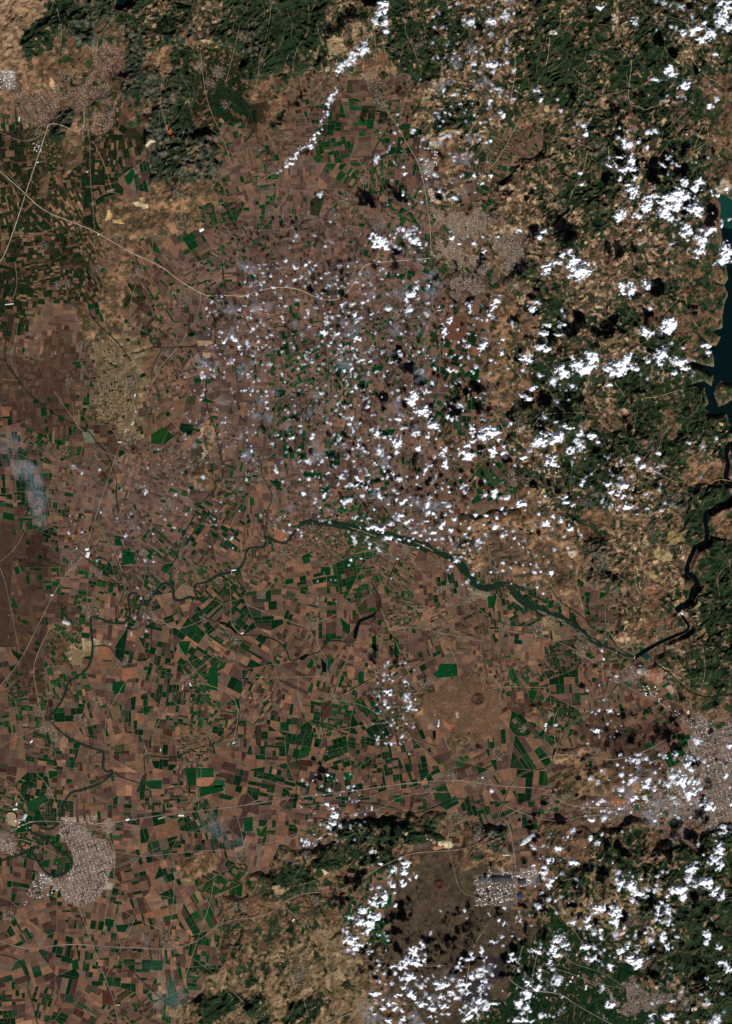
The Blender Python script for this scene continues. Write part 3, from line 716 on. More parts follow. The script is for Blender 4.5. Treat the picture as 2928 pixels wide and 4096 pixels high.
# plots that stand out in the photograph: outline, colour
SPECIAL = [
 ("01:1005,1190 1080,1140 1120,1160 1075,1255 1005,1250", (28, 60, 24)), ("01:1080,1250 1120,1165 1160,1200 1100,1250", (20, 52, 22)),
 ("01:545,1170 625,1180 630,1240 570,1245", (104, 104, 92)), ("01:1305,500 1410,500 1410,560 1305,560", (76, 66, 64)),
 ("01:1350,643 1402,643 1396,680 1350,668", (168, 142, 104)), ("01:1310,563 1410,565 1420,585 1320,600", (150, 128, 98)),
 ("00:830,1180 880,1120 900,1150 880,1210 850,1235", (14, 60, 26)), ("00:755,1165 785,1125 790,1170 765,1190", (14, 56, 26)),
 ("02:490,910 560,920 540,1020 470,1010", (124, 104, 78)), ("02:0,100 90,130 60,800 120,900 0,900", (66, 52, 42)), ("02:90,170 175,165 170,300 100,300", (70, 54, 44)),
 ("02:1190,860 1270,860 1240,960 1200,930", (14, 58, 28)), ("02:1390,1040 1450,1030 1450,1190 1370,1180", (18, 62, 30)),
 ("02:750,1130 840,1125 830,1200 760,1215 745,1180", (12, 58, 28)), ("02:1530,1260 1590,1240 1600,1320 1560,1280", (10, 48, 26)),
 ("02:1210,480 1290,500 1280,570 1190,590 1160,540", (116, 94, 74)), ("02:460,370 520,360 530,290 600,310 580,350", (110, 84, 66)),
 ("02:810,1040 910,1030 920,1100 810,1120", (136, 92, 68)), ("02:650,890 730,880 745,960 660,990", (132, 90, 66)),
 ("02:810,250 900,270 890,340 815,355", (14, 56, 28)), ("02:755,180 800,175 820,230 770,220", (12, 54, 26)),
 ("03:975,85 1080,82 1075,140 1000,138 970,110", (18, 58, 32)), ("03:1315,0 1420,0 1425,60 1310,65", (24, 66, 36)), ("03:1310,68 1420,55 1420,95 1380,125 1310,120", (148, 104, 78)),
 ("03:1225,0 1310,0 1305,115 1250,110", (16, 56, 28)), ("03:1320,125 1480,115 1490,150 1320,195", (12, 58, 28)), ("03:1430,80 1490,80 1500,125 1425,130", (30, 70, 44)),
 ("03:320,20 380,20 380,50 330,75", (12, 54, 26)), ("03:170,230 300,175 320,190 230,300 190,290", (26, 62, 36)), ("03:770,1045 860,1040 830,1095 780,1090", (12, 50, 28)),
 ("03:480,1280 520,1270 525,1340 480,1340", (12, 56, 28)), ("03:700,1000 760,1010 750,1060 695,1050", (12, 50, 26)), ("03:680,1480 760,1480 755,1580 680,1570", (72, 46, 38)),
 ("03:685,1335 760,1335 715,1400", (74, 48, 42)), ("03:1005,1280 1090,1280 1080,1350 1000,1345", (20, 58, 26)), ("03:960,970 1120,930 1100,990 970,1000", (126, 88, 68)),
 ("12:1300,1010 1420,1010 1420,1090 1290,1105 1255,1080 1290,1050", (14, 60, 30)), ("12:510,365 575,365 575,420 510,420", (12, 50, 26)), ("12:200,100 300,150 270,200 200,190", (140, 94, 66)),
 ("12:640,700 700,750 690,820 660,790", (12, 52, 26)), ("12:85,1420 115,1420 115,1560 80,1550", (60, 42, 34)), ("12:1000,840 1030,850 1030,980 1000,960", (12, 56, 26)),
 ("12:850,830 880,820 880,980 860,960", (10, 40, 20)), ("12:240,1400 300,1395 300,1460 240,1455", (16, 56, 30)), ("12:690,1030 740,1035 735,1110 690,1100", (140, 98, 72)),
 ("12:760,1065 800,1060 795,1140 760,1145", (14, 58, 28)), ("12:515,1270 580,1250 590,1340 520,1400 505,1350", (66, 48, 38)),
 ("22:270,910 375,920 370,975 275,975", (126, 90, 68)), ("22:190,1200 235,1190 235,1240 195,1245", (136, 98, 76)), ("22:270,1185 330,1190 310,1250 275,1240", (12, 54, 26)),
 ("22:1465,1400 1505,1400 1505,1445 1470,1440", (12, 74, 40)), ("22:0,560 60,560 40,640 0,640", (16, 56, 28)), ("22:400,590 440,585 430,640 400,640", (14, 54, 26)),
 ("11:765,830 835,825 825,880 770,880", (10, 52, 24)), ("11:910,1160 1010,1150 980,1205 915,1200", (12, 54, 26)), ("11:1000,115 1075,120 1060,160 995,140", (12, 56, 26)),
 ("11:945,105 975,110 970,145 945,150", (14, 56, 26)), ("11:610,720 690,715 690,770 600,765", (14, 52, 26)), ("11:850,740 930,730 920,765 850,775", (14, 54, 26)),
 ("11:520,1300 610,1290 600,1360 570,1350", (12, 46, 24)), ("11:165,1490 250,1500 240,1550 200,1530", (12, 50, 26)), ("11:385,1440 520,1440 515,1480 400,1470", (14, 54, 26)),
 ("11:500,1540 570,1545 560,1590 500,1570", (12, 50, 26)), ("11:200,890 280,890 270,940 205,945", (14, 48, 24)), ("11:370,1310 420,1310 415,1350 365,1350", (12, 54, 26)),
 ("11:1330,400 1480,400 1490,560 1330,560", (96, 66, 52)), ("11:1540,740 1570,760 1560,820 1520,840 1500,800", (12, 48, 24)),
 ("10:440,1340 480,1300 540,1310 510,1400 500,1440 440,1430", (46, 48, 32)),
 ("13:660,30 720,28 725,80 670,85", (22, 70, 36)), ("13:240,1310 310,1310 300,1360 240,1350", (14, 54, 26)), ("13:0,330 60,325 60,420 0,425", (18, 60, 34)),
 ("13:80,400 140,420 130,460 90,450", (18, 62, 34)), ("13:1260,165 1350,165 1370,205 1270,210", (30, 54, 34)), ("13:1000,180 1050,180 1050,230 1000,225", (12, 64, 30)),
]
spolys = [(pts(s), c) for s, c in SPECIAL]
fx = np.array([f[3] for f in fields]); fy = np.array([f[4] for f in fields])
bad = np.zeros(len(fields), bool)
for p, c in spolys: bad |= inside(fx, fy, p)
fields = [f for f, b in zip(fields, bad) if not b]
special_n = len(spolys)
sp = []
for p, c in spolys:
    sp.append([p, col(*c), 9e12, 0, 0])
fields.sort(key=lambda f: -f[2])
inview = [f for f in fields if abs(f[3]) < 1464 * PXM and abs(f[4]) < 2048 * PXM]
big_f = inview[:300 - len(sp)]
bigset = set(id(f) for f in big_f)
rest = [f for f in fields if id(f) not in bigset]
for k, (q, c, A, mx, my) in enumerate(big_f + sp):
    z = 2.0 if k < len(big_f) else 3.2
    ox, oy = q[0]
    mesh_np("field", [(x - ox, y - oy, 0) for x, y in q], [list(range(len(q)))], M_FIELD, [c], parent=ground, loc=(ox, oy, z))
V = []; F = []; C = []
for q, c, A, mx, my in rest:
    b = len(V); V += [(x, y, 2.0) for x, y in q]; F.append(list(range(b, b + len(q)))); C.append(c)
o = mesh_np("fields", V, F, M_FIELD, C, parent=ground)
tag(o, kind='stuff')
print("fields", len(fields), len(big_f))
from collections import defaultdict

# ------------------------------------------------------------------ waters
def fill_poly_mesh(name, P, z, mat, color=None, kind='structure', label=None, parent=None, ragged=0):
    P = np.asarray(P, float)
    if ragged:
        Q = resample(np.vstack([P, P[:1]]), 150)[:-1]
        Q = Q + np.stack([(fbm(Q[:, 0], Q[:, 1], 420, 4, 81) - .5), (fbm(Q[:, 0], Q[:, 1], 420, 4, 82) - .5)], 1) * ragged
        P = Q
    from mathutils.geometry import tessellate_polygon
    tr = tessellate_polygon([[Vector((x, y, 0)) for x, y in P]])
    F = np.array([t[::-1] if ((P[t[1]][0]-P[t[0]][0])*(P[t[2]][1]-P[t[0]][1])-(P[t[1]][1]-P[t[0]][1])*(P[t[2]][0]-P[t[0]][0])) < 0 else t for t in tr], int)
    o = mesh_np(name, np.column_stack([P, np.full(len(P), z)]), F, mat, [color] * len(F) if color is not None else None, parent=parent)
    return tag(o, label, kind=kind)
def ribbon(name, P, width, mat, color, dz, drape=True, kind='structure', label=None, parent=None, step=90, wob=0.0, it=2):
    P = smooth_line(P, step, it)
    Tn = np.gradient(P, axis=0); Tn /= np.maximum(np.hypot(Tn[:, 0], Tn[:, 1])[:, None], 1e-6)
    Nn = np.column_stack([-Tn[:, 1], Tn[:, 0]])
    if not np.ndim(width): w = np.full(len(P), width / 2.0)
    else: w = np.interp(np.linspace(0, 1, len(P)), np.linspace(0, 1, len(width)), width) / 2
    if wob: w = w * (1 + wob * (fbm(P[:, 0], P[:, 1], 500, 3, 85) - .5) * 2)
    A = P + Nn * w[:, None]; B = P - Nn * w[:, None]
    if drape:
        zz = np.maximum(np.maximum(height_at(A[:, 0], A[:, 1]), height_at(B[:, 0], B[:, 1])), height_at(P[:, 0], P[:, 1]))
        zz = np.maximum(zz, 0) + dz + np.where(zz > 3, 14, 0)
    else: zz = np.full(len(P), float(dz))
    n = len(P)
    V = np.vstack([np.column_stack([A, zz]), np.column_stack([B, zz])])
    i = np.arange(n - 1)
    F = np.stack([i + n, i + n + 1, i + 1, i], -1)
    C = None
    if color is not None:
        C = np.tile(color, (len(F), 1)) * (0.3 + 1.35 * fbm(P[:-1, 0], P[:-1, 1], 700, 4, 86, .7))[:, None]
    o = mesh_np(name, V, F, mat, C, parent=parent)
    return tag(o, label, kind=kind)
lake = fill_poly_mesh("reservoir", LAKE, 6.0, M_LAKE, label="dark winding reservoir between the wooded hills at the east edge", ragged=260)
fill_poly_mesh("island", ISLAND, 9.0, M_GROUND, col(92, 70, 54), label="brown hilly island in the reservoir", ragged=200)
fill_poly_mesh("reservoir_head", pts("20:1520,1310 1540,1290 1580,1300 1624,1330 2000,1300 2000,1500 1590,1520 1548,1500 1545,1440 1550,1370"), 8.0, M_TEAL, label="silty green head of the reservoir", ragged=160)
for p in TOP_LAKES: fill_poly_mesh("lake", p, 5.0, M_LAKE, ragged=120)
for s, m in (("12:548,958 580,1010 560,1070 540,1010", M_TEAL), ("12:512,970 545,1010 552,1065 522,1068", M_GORGE), ("12:372,965 412,945 440,950 392,985 365,985", M_GORGE),
             ("12:525,860 560,838 580,850 570,862 530,880", M_RIVER), ("22:1000,962 1060,940 1085,960 1060,990 1030,970", M_TEAL), ("02:1205,120 1235,115 1240,150 1210,160", M_RIVER),
             ("12:50,1095 100,1090 95,1110 55,1110", M_TEAL), ("01:585,385 640,415 636,425 590,400", M_GORGE), ("12:1256,1458 1276,1452 1274,1515 1258,1505", M_GORGE),
             ("13:1190,475 1225,480 1200,492 1160,470", M_TEAL)):
    fill_poly_mesh("pond", pts(s), 7.0, m, ragged=60)
# riverside woodland under the middle river
ribbon("riverside_scrub", pts("12:380,70 520,75 700,95 900,150 1100,190 1300,270 1420,330 1500,430 1560,500 1624,510 22:90,480 170,510 220,600 400,675 520,720 600,770 650,830 760,890"),
       [160, 240, 420, 500, 540, 480, 400, 340, 440, 340, 220], M_GROUND, col(34, 46, 32), 3.5, wob=1.2)
ribbon("gravel_bank", pts("22:500,725 560,765 640,850 720,870"), 300, M_GROUND, col(108, 98, 80), 3.8, wob=.8)
for s_ in ('12:700,92 800,135 880,160', '12:1130,195 1200,225 1260,260', '12:1500,520 1560,545 1620,560', '22:130,540 190,600 240,640', '22:330,650 420,700 500,725'):
    ribbon('gravel_bank', pts(s_), 110, M_GROUND, col(126, 116, 92), 4.4, wob=1.0)
river = ribbon("river", RIVER, [125, 125, 135, 140, 140, 130, 125, 125, 130, 135], M_RIVER, None, 6.0, drape=False, wob=.35, label="green river winding from the dam across the plain", step=70)
ribbon("gorge_reservoir", GORGE_UP, [300, 300, 270, 300, 310, 260, 210, 230, 360, 330, 330, 400, 560, 480], M_GORGE, None, 7.0, drape=False, wob=.5, label="narrow black reservoir winding through the wooded gorge", step=70)
ribbon("river_below_dam", GORGE_LOW, [150, 170, 190, 220, 200], M_GORGE, None, 7.0, drape=False, wob=.3)
ribbon("oxbow_water", pts("02:1460,735 1510,745 1550,780 1578,808"), 130, M_GORGE, None, 7.2, drape=False, wob=.5)
ribbon("long_pond", pts("12:878,668 850,695 800,712 770,722 755,760 742,800 738,845"), [60, 170, 230, 200, 220, 250, 120], M_GORGE, None, 7.1, drape=False, wob=.3)
ribbon("ox_bow_pond", pts("03:42,300 60,288 90,290 112,310 112,335"), 90, M_GORGE, None, 7.2, drape=False)

# wooded streams and canals
DG = col(24, 42, 26); DGL = col(40, 52, 36)
STREAMS = [
 "01:1480,60 1490,180 1530,250 1600,180", "01:1400,380 1435,420 1430,500 1435,590", "01:1300,600 1340,680 1420,745",
 "01:1375,820 1365,950 1390,1040 1440,1170 1460,1290 1490,1400 1480,1500 1430,1490 1440,1560 1380,1600 1330,1650 1310,1704 02:1260,80 1200,200 1180,300 1140,350 1135,450",
 "01:0,430 60,480 30,600 30,700 100,800 190,920 300,1000 370,1060 500,1120 600,1170 640,1240 700,1290 750,1400 780,1500 770,1600 790,1704",
 "01:870,650 950,635 1030,600 1090,612 1160,610 1300,600", "01:380,0 440,100 520,230 590,300 600,400 680,480 780,570 840,650 870,700",
 "11:640,550 700,545 760,530 900,500 960,470 1050,410 1120,380 1220,310 1300,180 1360,130 1450,90 1510,0",
 "11:0,400 60,540 130,540 160,600 120,640", "11:180,480 270,460 340,520 430,470 480,470", "11:670,340 740,360 820,350",
 "10:50,700 90,800 60,880 0,950", "10:640,760 560,870 500,1000 520,1050", "10:1090,760 1060,1000 900,1040 860,1150 830,1300", "10:960,850 860,1000 850,1100",
 "12:125,0 135,170", "12:0,820 100,820 220,850 290,920 300,1000 380,970 500,930", "12:500,930 560,850 640,860 720,865 750,850",
 "12:900,1080 720,1180 560,1260 510,1350 520,1430 560,1560 500,1704", "12:850,470 900,560 905,620 878,665", "12:900,1350 1000,1430 1100,1500 1280,1560",
 "12:80,1420 80,1550 130,1570 340,1500 360,1530 340,1650 380,1704", "02:1360,700 1440,735", "02:540,280 640,360 760,460 840,530",
 "13:370,0 345,120 350,230 420,252 650,218 850,235 1000,262 1100,315 1250,270 1400,200 1500,212 1624,262",
 "13:900,330 1060,330 1150,390 1290,410", "22:400,480 480,600 520,620 640,700 700,780 740,800 820,830 860,910 970,962", "22:1100,1000 1220,1080 1260,1130 1400,1240 1624,1215",
 "21:1150,420 1300,260 1380,500 1450,590", "03:0,1240 130,1270 200,1380 180,1470 210,1540 250,1704", "03:210,150 130,250 200,340 210,360", "03:840,1310 950,1420 1100,1560",
 "02:980,1620 1160,1640 1300,1570 1500,1520 1600,1400", "02:960,1580 960,1700 03:975,60 960,120", "03:760,20 800,60 900,90 965,120", "02:620,895 720,880 820,1000",
 "02:1000,680 1010,800 1000,930 980,990 880,980 850,930", "12:1030,290 985,400 950,470 960,560", "20:100,1000 130,930 190,900",
]
sc_pts = []
for s in STREAMS:
    P = pts(s)
    ribbon("wooded_stream", P, 62, M_GROUND, DG, 4.2, wob=.7, step=60)
    sc_pts.append((P, 44, 80))
CANALS = [
 "11:780,110 830,150 850,250 860,380 950,480 1100,550 1170,610 1135,720 1130,1050 1220,1110", "11:595,560 590,650 558,720 570,790 430,910 340,900 240,960 205,1030 190,1200 120,1350 110,1450 180,1560 190,1620 150,1704",
 "22:990,975 980,1000 930,1040 870,1130 800,1240 700,1320 590,1380 520,1450 460,1570 420,1704 23:240,20 150,110 100,230 70,340 0,450",
 "02:640,60 730,200 840,500", "01:1090,600 1010,740 1010,830",
]
for s in CANALS:
    ribbon("canal_bank", pts(s), 120, M_ROAD, col(112, 100, 78), 4.6, wob=.2, step=60)
    ribbon("canal", pts(s), 64, M_RIVER, None, 5.2, wob=.2, step=60)

# ------------------------------------------------------------------ roads and railways
TAN = (174, 156, 132); GREY = (132, 120, 110); PALE = (158, 142, 120)
HIGH = [
 ("highway", 58, TAN, "00:0,1140 160,1280 290,1410 600,1520 800,1640 920,1704 01:1080,70 1200,170 1320,240 1390,270 1460,260 1560,265 11:0,270 100,230 220,205 350,215 450,260 520,295 640,290 700,230 770,120 790,70 850,45 1050,30 1240,15"),
 ("highway", 52, TAN, "00:560,720 560,900 330,800 300,900 250,1050 170,1290 110,1480 30,1704 01:-20,60"),
 ("highway", 42, PALE, "10:960,750 1020,840 1100,980 1160,1080 1200,1220 1240,1500 1245,1700"),
 ("highway", 40, (140, 124, 104), "01:1335,255 1330,340 1290,450 1190,600 1130,670 1060,740 1020,830 900,1070 800,1250 740,1420 650,1690 02:600,150 540,320 430,420 350,560 270,720 140,990 0,1160"),
 ("highway", 58, GREY, "03:0,450 60,430 200,352 380,355 560,370 700,370 900,340 1100,310 1300,290 1624,250 13:300,200 700,160 1000,110 1330,80 1500,88 1624,110 23:150,125 370,135 430,180 520,250 750,270 960,250 1090,210 1200,130 1300,60 1420,0"),
 ("motorway", 66, (132, 112, 102), "03:-20,1140 100,1190 240,1205 400,1175 560,1175 700,1190 900,1195 1100,1210 1250,1180 1350,1130 1450,1050 1540,1010 1624,1000 13:100,990 200,950 280,880 400,830 560,825 700,790 800,730 900,660 1050,590 1150,560 1400,550 1520,520 1624,470 23:100,330 240,260"),
 ("motorway", 60, (132, 116, 104), "23:100,330 150,400 160,500 185,620 185,850 200,950 235,1050 240,1150 200,1300 150,1380 140,1410 240,1480 400,1490 500,1510 560,1560 700,1640 850,1720"),
 ("motorway", 56, (140, 120, 106), "22:300,1670 420,1620 520,1610 800,1650 900,1640 1060,1590 1200,1500 1340,1440 1500,1390 1700,1350"),
 ("highway", 46, GREY, "22:560,930 700,990 820,1080 970,1190 1100,1240 1260,1350 1340,1440 1450,1600"),
 ("highway", 44, GREY, "03:560,370 690,380 720,450 760,540 765,680 740,840 700,960 685,1190 665,1210 640,1195"),
 ("highway", 38, GREY, "03:525,930 600,1130 700,1400 760,1550 790,1704"),
 ("highway", 40, (140, 120, 100), "02:345,745 215,1010 235,1150 260,1290 290,1380"),
 ("highway", 44, (150, 136, 110), "13:1624,1040 1560,1130 1510,1220 1490,1370 1470,1500 1300,1640"),
 ("highway", 44, (150, 138, 118), "13:540,1704 640,1660 780,1600", ),
 ("highway", 40, GREY, "13:200,890 290,930 400,1050 550,1130 640,1210 720,1270 850,1280 930,1320"),
 ("highway", 42, (120, 110, 98), "23:370,780 370,1000 340,1200 300,1350 270,1600 250,1704"),
 ("highway", 34, (120, 110, 98), "23:500,1250 580,1310 700,1340 800,1380 930,1480 1100,1500 1290,1540"),
 ("highway", 36, (120, 110, 98), "23:370,1310 560,1370 700,1430 900,1470"),
 ("highway", 36, (112, 100, 88), "23:410,800 470,930 600,1120 740,1330"),
 ("highway", 40, (104, 98, 88), "23:560,1240 700,1200 800,1120 860,1030 1010,1005 1080,950 1200,900 1330,880 1500,870 1624,860"),
 ("highway", 42, GREY, "23:90,240 200,290 350,345 520,355 640,315 900,310 1100,300"),
 ("railway", 36, (112, 98, 88), "03:0,1060 200,940 400,800 500,770 720,690 950,580 1200,460 1480,340 1624,330 13:250,285 500,240 800,200 1100,130 1330,95 1500,110 1624,180 23:110,250"),
]
for nm, w, c, s in HIGH:
    ribbon(nm, pts(s), w * .8, M_ROAD, col(*c), 9.0, step=70)
LANES = [
 "00:0,880 180,960 330,860", "00:130,1240 60,1160 0,1130", "00:585,860 600,960 600,1180 620,1400 630,1520", "00:620,940 700,1100 740,1250", "00:0,1600 120,1560 220,1580 400,1500", "00:900,0 700,180 640,300 640,460",
 "00:1100,510 1060,620 1080,760 1130,900 1100,1050 1000,980", "00:1330,230 1340,430 1380,700 1480,900 1530,1060", "00:600,1360 720,1260 880,1330", "00:380,60 420,220 380,420", "00:1600,150 1560,330 1500,560",
 "10:180,0 180,70 150,250 100,380 100,500 60,620", "10:430,30 440,200 350,320 320,460", "10:480,150 500,230 530,300", "10:850,120 880,300 880,510", "10:920,240 940,380 1010,520", "10:910,310 1010,330", "10:780,515 690,500 600,480",
 "10:900,620 960,760", "10:1150,0 1050,180 1130,320 1150,400", "10:0,1240 200,1160 330,1010", "10:330,1240 200,1430 60,1580 20,1650", "10:800,1220 760,1440 640,1560 560,1650", "10:760,1060 980,1440", "10:1150,650 1070,640 1050,760 1020,830",
 "10:820,1450 1010,1440 1240,1360", "01:100,40 120,200 60,330", "01:120,420 100,600 60,680 120,800", "01:20,820 120,830", "01:0,1210 60,1230 200,1250 280,1300 370,1360", "01:480,970 500,1120 540,1160", "01:880,920 900,1040", "01:360,900 540,1160 640,1270",
 "01:620,1270 700,1310 900,1380 1000,1440", "01:1100,1060 1220,1180 1300,1280", "01:910,170 860,330 880,480", "01:1270,660 1300,760 1500,740", "02:0,370 40,480 100,780 130,950", "02:640,60 720,200 800,330 840,540", "02:0,330 100,250 180,100",
 "02:1530,480 1540,640 1530,730 1590,810", "02:1040,700 1180,790 1350,720", "02:1450,940 1300,1060 1200,1120", "02:1590,860 1440,960", "02:1240,1140 1120,1260 1250,1300", "02:1400,1160 1300,1060 1180,880", "02:1250,1120 1500,1180 1600,1300 1550,1540",
 "02:700,1590 700,1350 760,1260 830,1130 900,1050", "02:290,1430 200,1460 0,1560", "02:1010,1600 1020,1450 1120,1300", "12:480,830 500,910 560,980 545,1060 600,1230", "12:0,610 200,690 390,760", "12:640,670 430,760", "12:600,1240 740,1180 900,1080",
 "12:720,880 640,1100 600,1230", "12:0,1100 350,1100 540,1090", "12:360,1100 360,1260 420,1390", "12:590,1250 800,1280 960,1400 1100,1500 1260,1560", "12:910,640 960,760 1030,900 1060,1000 1120,1110 1200,1150", "12:1060,660 1240,640 1330,750",
 "12:1340,860 1400,950 1440,1100", "12:980,770 1100,760 1300,800 1420,830 1600,860", "12:250,260 350,330 480,500 500,650", "12:220,280 200,470 120,560", "12:1100,290 1200,430 1290,500 1460,570 1624,690", "12:740,280 900,230 1000,310",
 "12:500,1470 430,1400 370,1240", "12:540,1470 660,1440 960,1400", "22:0,780 130,790 360,830 560,900 820,1080", "22:780,600 780,760 850,870 980,960", "22:220,160 320,260 325,560", "22:0,330 130,240 260,250", "22:970,300 980,480 1020,560",
 "22:1050,800 1150,800 1240,780", "22:370,880 380,1000 440,1060", "22:0,1180 120,1160 380,1170", "22:460,1620 430,1400 470,1300", "22:1600,350 1520,420 1540,560", "22:1390,1240 1450,1080 1430,900 1390,780", "22:860,430 960,300 1100,60",
 "03:0,480 180,470 400,590", "03:560,560 800,560 950,590", "03:720,880 900,1000 1060,1070 1200,1150", "03:1150,590 1170,760 1120,1170", "03:900,1000 830,1150 700,1400", "03:1170,1200 1400,1340 1624,1560", "03:1430,700 1400,900 1330,1100 1200,1500",
 "03:950,590 1160,570 1370,545 1500,552 1624,530", "03:1320,270 1340,0", "03:1560,250 1600,400 1624,520", "03:1020,410 960,560 870,660", "03:240,30 320,120 375,240 385,350", "03:170,90 60,40 0,80", "13:0,525 150,500 320,450 420,410 560,350 700,310 930,270 1000,200 1200,160 1380,160",
 "13:60,60 250,110 320,170", "13:300,200 200,320 100,430", "13:840,1290 840,1450 860,1600", "13:400,1420 400,1560 430,1660", "13:740,600 700,650 620,690 420,770 300,790", "13:1380,370 1350,480 1400,700 1440,830 1540,860", "13:1460,600 1400,680", "13:1200,1320 1330,1310 1500,1330",
 "13:400,1350 500,1260 640,1190", "13:0,250 230,160", "23:1480,350 1200,200", "23:410,760 560,740 760,640", "23:180,480 430,400 560,350", "23:350,140 500,60", "23:720,500 640,550", "23:1180,680 1100,760 900,1000", "23:1330,700 1400,800 1600,850",
 "11:1290,90 1240,300 1290,500 1310,670 1290,900", "11:1150,640 1240,420 1300,340", "11:300,330 200,400 90,370", "11:1040,1040 1000,1200 950,1320 840,1440 650,1570", "11:1010,1320 1060,1500 1110,1700", "11:1230,1280 1300,1430 1400,1480 1430,1620",
 "11:1350,1460 1220,1530 1190,1700", "11:430,920 600,880 840,880", "11:90,760 60,640 150,600", "11:0,1340 120,1350", "11:820,830 780,950 830,1100", "11:1180,610 1100,540 960,480", "11:880,380 1060,350 1200,340",
 "20:860,0 855,90 865,200 870,320 960,380 940,560 930,640 950,710 1000,705 1040,740 1110,700 1090,800", "20:480,80 480,190 430,230", "20:410,250 400,380 380,440", "20:0,1120 40,1100 160,900 220,760 300,760 360,700", "20:800,950 805,1080 780,1110",
 "20:660,1010 640,1120 600,1200 560,1280 540,1330", "20:560,450 620,500", "20:740,640 860,620 930,590", "20:1170,240 1180,380 1370,370 1420,240", "20:1360,400 1430,500 1550,560", "20:1370,990 1440,800 1480,930 1400,990 1310,1040",
 "20:700,1000 640,970 540,930", "20:180,330 180,520 150,640 170,700", "21:840,840 900,920 945,985", "21:1040,945 1120,940 1280,890", "21:1140,1450 1250,1510 1300,1500 1410,1555 1530,1480 1624,1500", "21:1220,1120 1150,1210 1130,1310 1060,1310",
 "21:0,1000 60,1060 120,1200 150,1300", "21:300,1130 360,1050 600,1040 700,1060", "21:820,1230 810,1400 830,1440", "21:670,820 640,920 560,1000", "21:420,760 440,810 500,830", "21:0,0 120,130 200,180 350,180", "21:640,1480 700,1440 740,1400", "21:1310,260 1340,400 1400,480",
]
for s in LANES:
    hilly = s[:2] in ('20', '21')
    ribbon("country_lane", pts(s), 24 if not hilly else 26, M_ROAD, col(142, 124, 102) if not hilly else col(166, 146, 114), 7.6, step=70, wob=0)
# pale forest tracks that wander over the hills
Rt = random.Random(5)
ntr = 0
while ntr < 340:
    x = Rt.uniform(-hx, hx); y = Rt.uniform(-hy, hy)
    if LET[int(class_at(x, y))] not in 'FMNG': continue
    th = Rt.uniform(0, 6.28); P = [(x, y)]
    for k in range(Rt.randint(6, 22)):
        h0 = float(height_at(P[-1][0], P[-1][1]))
        best = None
        for dt in (-.4, -.2, 0, .2, .4):       # follow the contour where possible
            a = th + dt + Rt.gauss(0, .2); qx, qy = P[-1][0] + 170 * math.cos(a), P[-1][1] + 170 * math.sin(a)
            cst = abs(float(height_at(qx, qy)) - h0) + 14 * abs(dt) ** 2
            if best is None or cst < best[0]: best = (cst, a, qx, qy)
        th = best[1]; P.append(best[2:])
        if LET[int(class_at(P[-1][0], P[-1][1]))] not in 'FMNG': break
    if len(P) < 5: continue
    ribbon("forest_track", P, 15, M_ROAD, col(132, 118, 88), 6.0, step=80, it=1)
    ntr += 1
# dam, weir, bridges
def box(V, F, C, cx, cy, z0, lx, ly, h, rot, rgb):
    ca, sa = math.cos(rot), math.sin(rot); b = len(V)
    for z in (z0, z0 + h):
        for sx, sy in ((-1, -1), (1, -1), (1, 1), (-1, 1)):
            u, v = sx * lx / 2, sy * ly / 2
            V.append((cx + u * ca - v * sa, cy + u * sa + v * ca, z))
    for f in ((4, 5, 6, 7), (0, 1, 5, 4), (1, 2, 6, 5), (2, 3, 7, 6), (3, 0, 4, 7)):
        F.append([b + k for k in f]); C.append(rgb)
def empty(name, x, y, z=0):
    e = bpy.data.objects.new(name, None); scene.collection.objects.link(e); e.location = (x, y, z); return e
def boxes_obj(name, L, parent=None, loc=(0, 0, 0)):
    V, F, C = [], [], []
    for a in L: box(V, F, C, *a)
    return mesh_np(name, V, F, M_BUILD, C, parent=parent, loc=loc)
dx, dy = wld('22', 1270, 676)
e = tag(empty("dam", dx, dy, 0), "pale concrete dam across the foot of the dark gorge reservoir", "dam")
ra = math.atan2(wld('22', 1295, 660)[1] - wld('22', 1250, 690)[1], wld('22', 1295, 660)[0] - wld('22', 1250, 690)[0])
boxes_obj("crest", [(0, 0, 0, 560, 46, 70, ra, col(190, 182, 170))], e)
boxes_obj("spillway", [(150 * math.cos(ra) + 60, 150 * math.sin(ra) - 60, 0, 150, 190, 45, ra, col(214, 210, 204))], e)
boxes_obj("powerhouse", [(-20, -130, 0, 110, 60, 30, ra, col(205, 200, 196))], e)
dx, dy = wld('22', 975, 968)
e = tag(empty("weir", dx, dy, 0), "small white weir where the canal leaves the river", "weir")
boxes_obj("sluice_wall", [(0, 0, 0, 190, 30, 20, 1.2, col(214, 210, 205))], e)
boxes_obj("gatehouse", [(40, 60, 0, 50, 30, 26, 1.2, col(220, 216, 210))], e)
BR = [("03", 388, 357, .0, 'grey road bridge over the river at the north edge of the lower left town'), ("03", 205, 357, .15, 'grey road bridge over the western river loop beside the white factories'),
      ("12", 1110, 190, .6, "low grey bridge over the river beside the riverside woods"), ("02", 590, 693, 1.2, "small bridge over the river bend by the village under white cloud"),
      ("02", 1540, 402, 1.4, "small grey bridge beside the long white greenhouses on the river"), ("22", 860, 928, 1.0, "low bridge over the river upstream of the reed flats")]
for t, x, y, r, lab in BR:
    X, Y = wld(t, x, y)
    e = tag(empty("bridge", X, Y), lab, "bridge", "river bridges")
    boxes_obj("deck", [(0, 0, 12, 300, 30, 3, r, col(170, 158, 144))], e)
    boxes_obj("parapet", [(-14 * math.sin(r), 14 * math.cos(r), 15, 300, 3, 3, r, col(190, 182, 170))], e)
    boxes_obj("parapet", [(14 * math.sin(r), -14 * math.cos(r), 15, 300, 3, 3, r, col(190, 182, 170))], e)

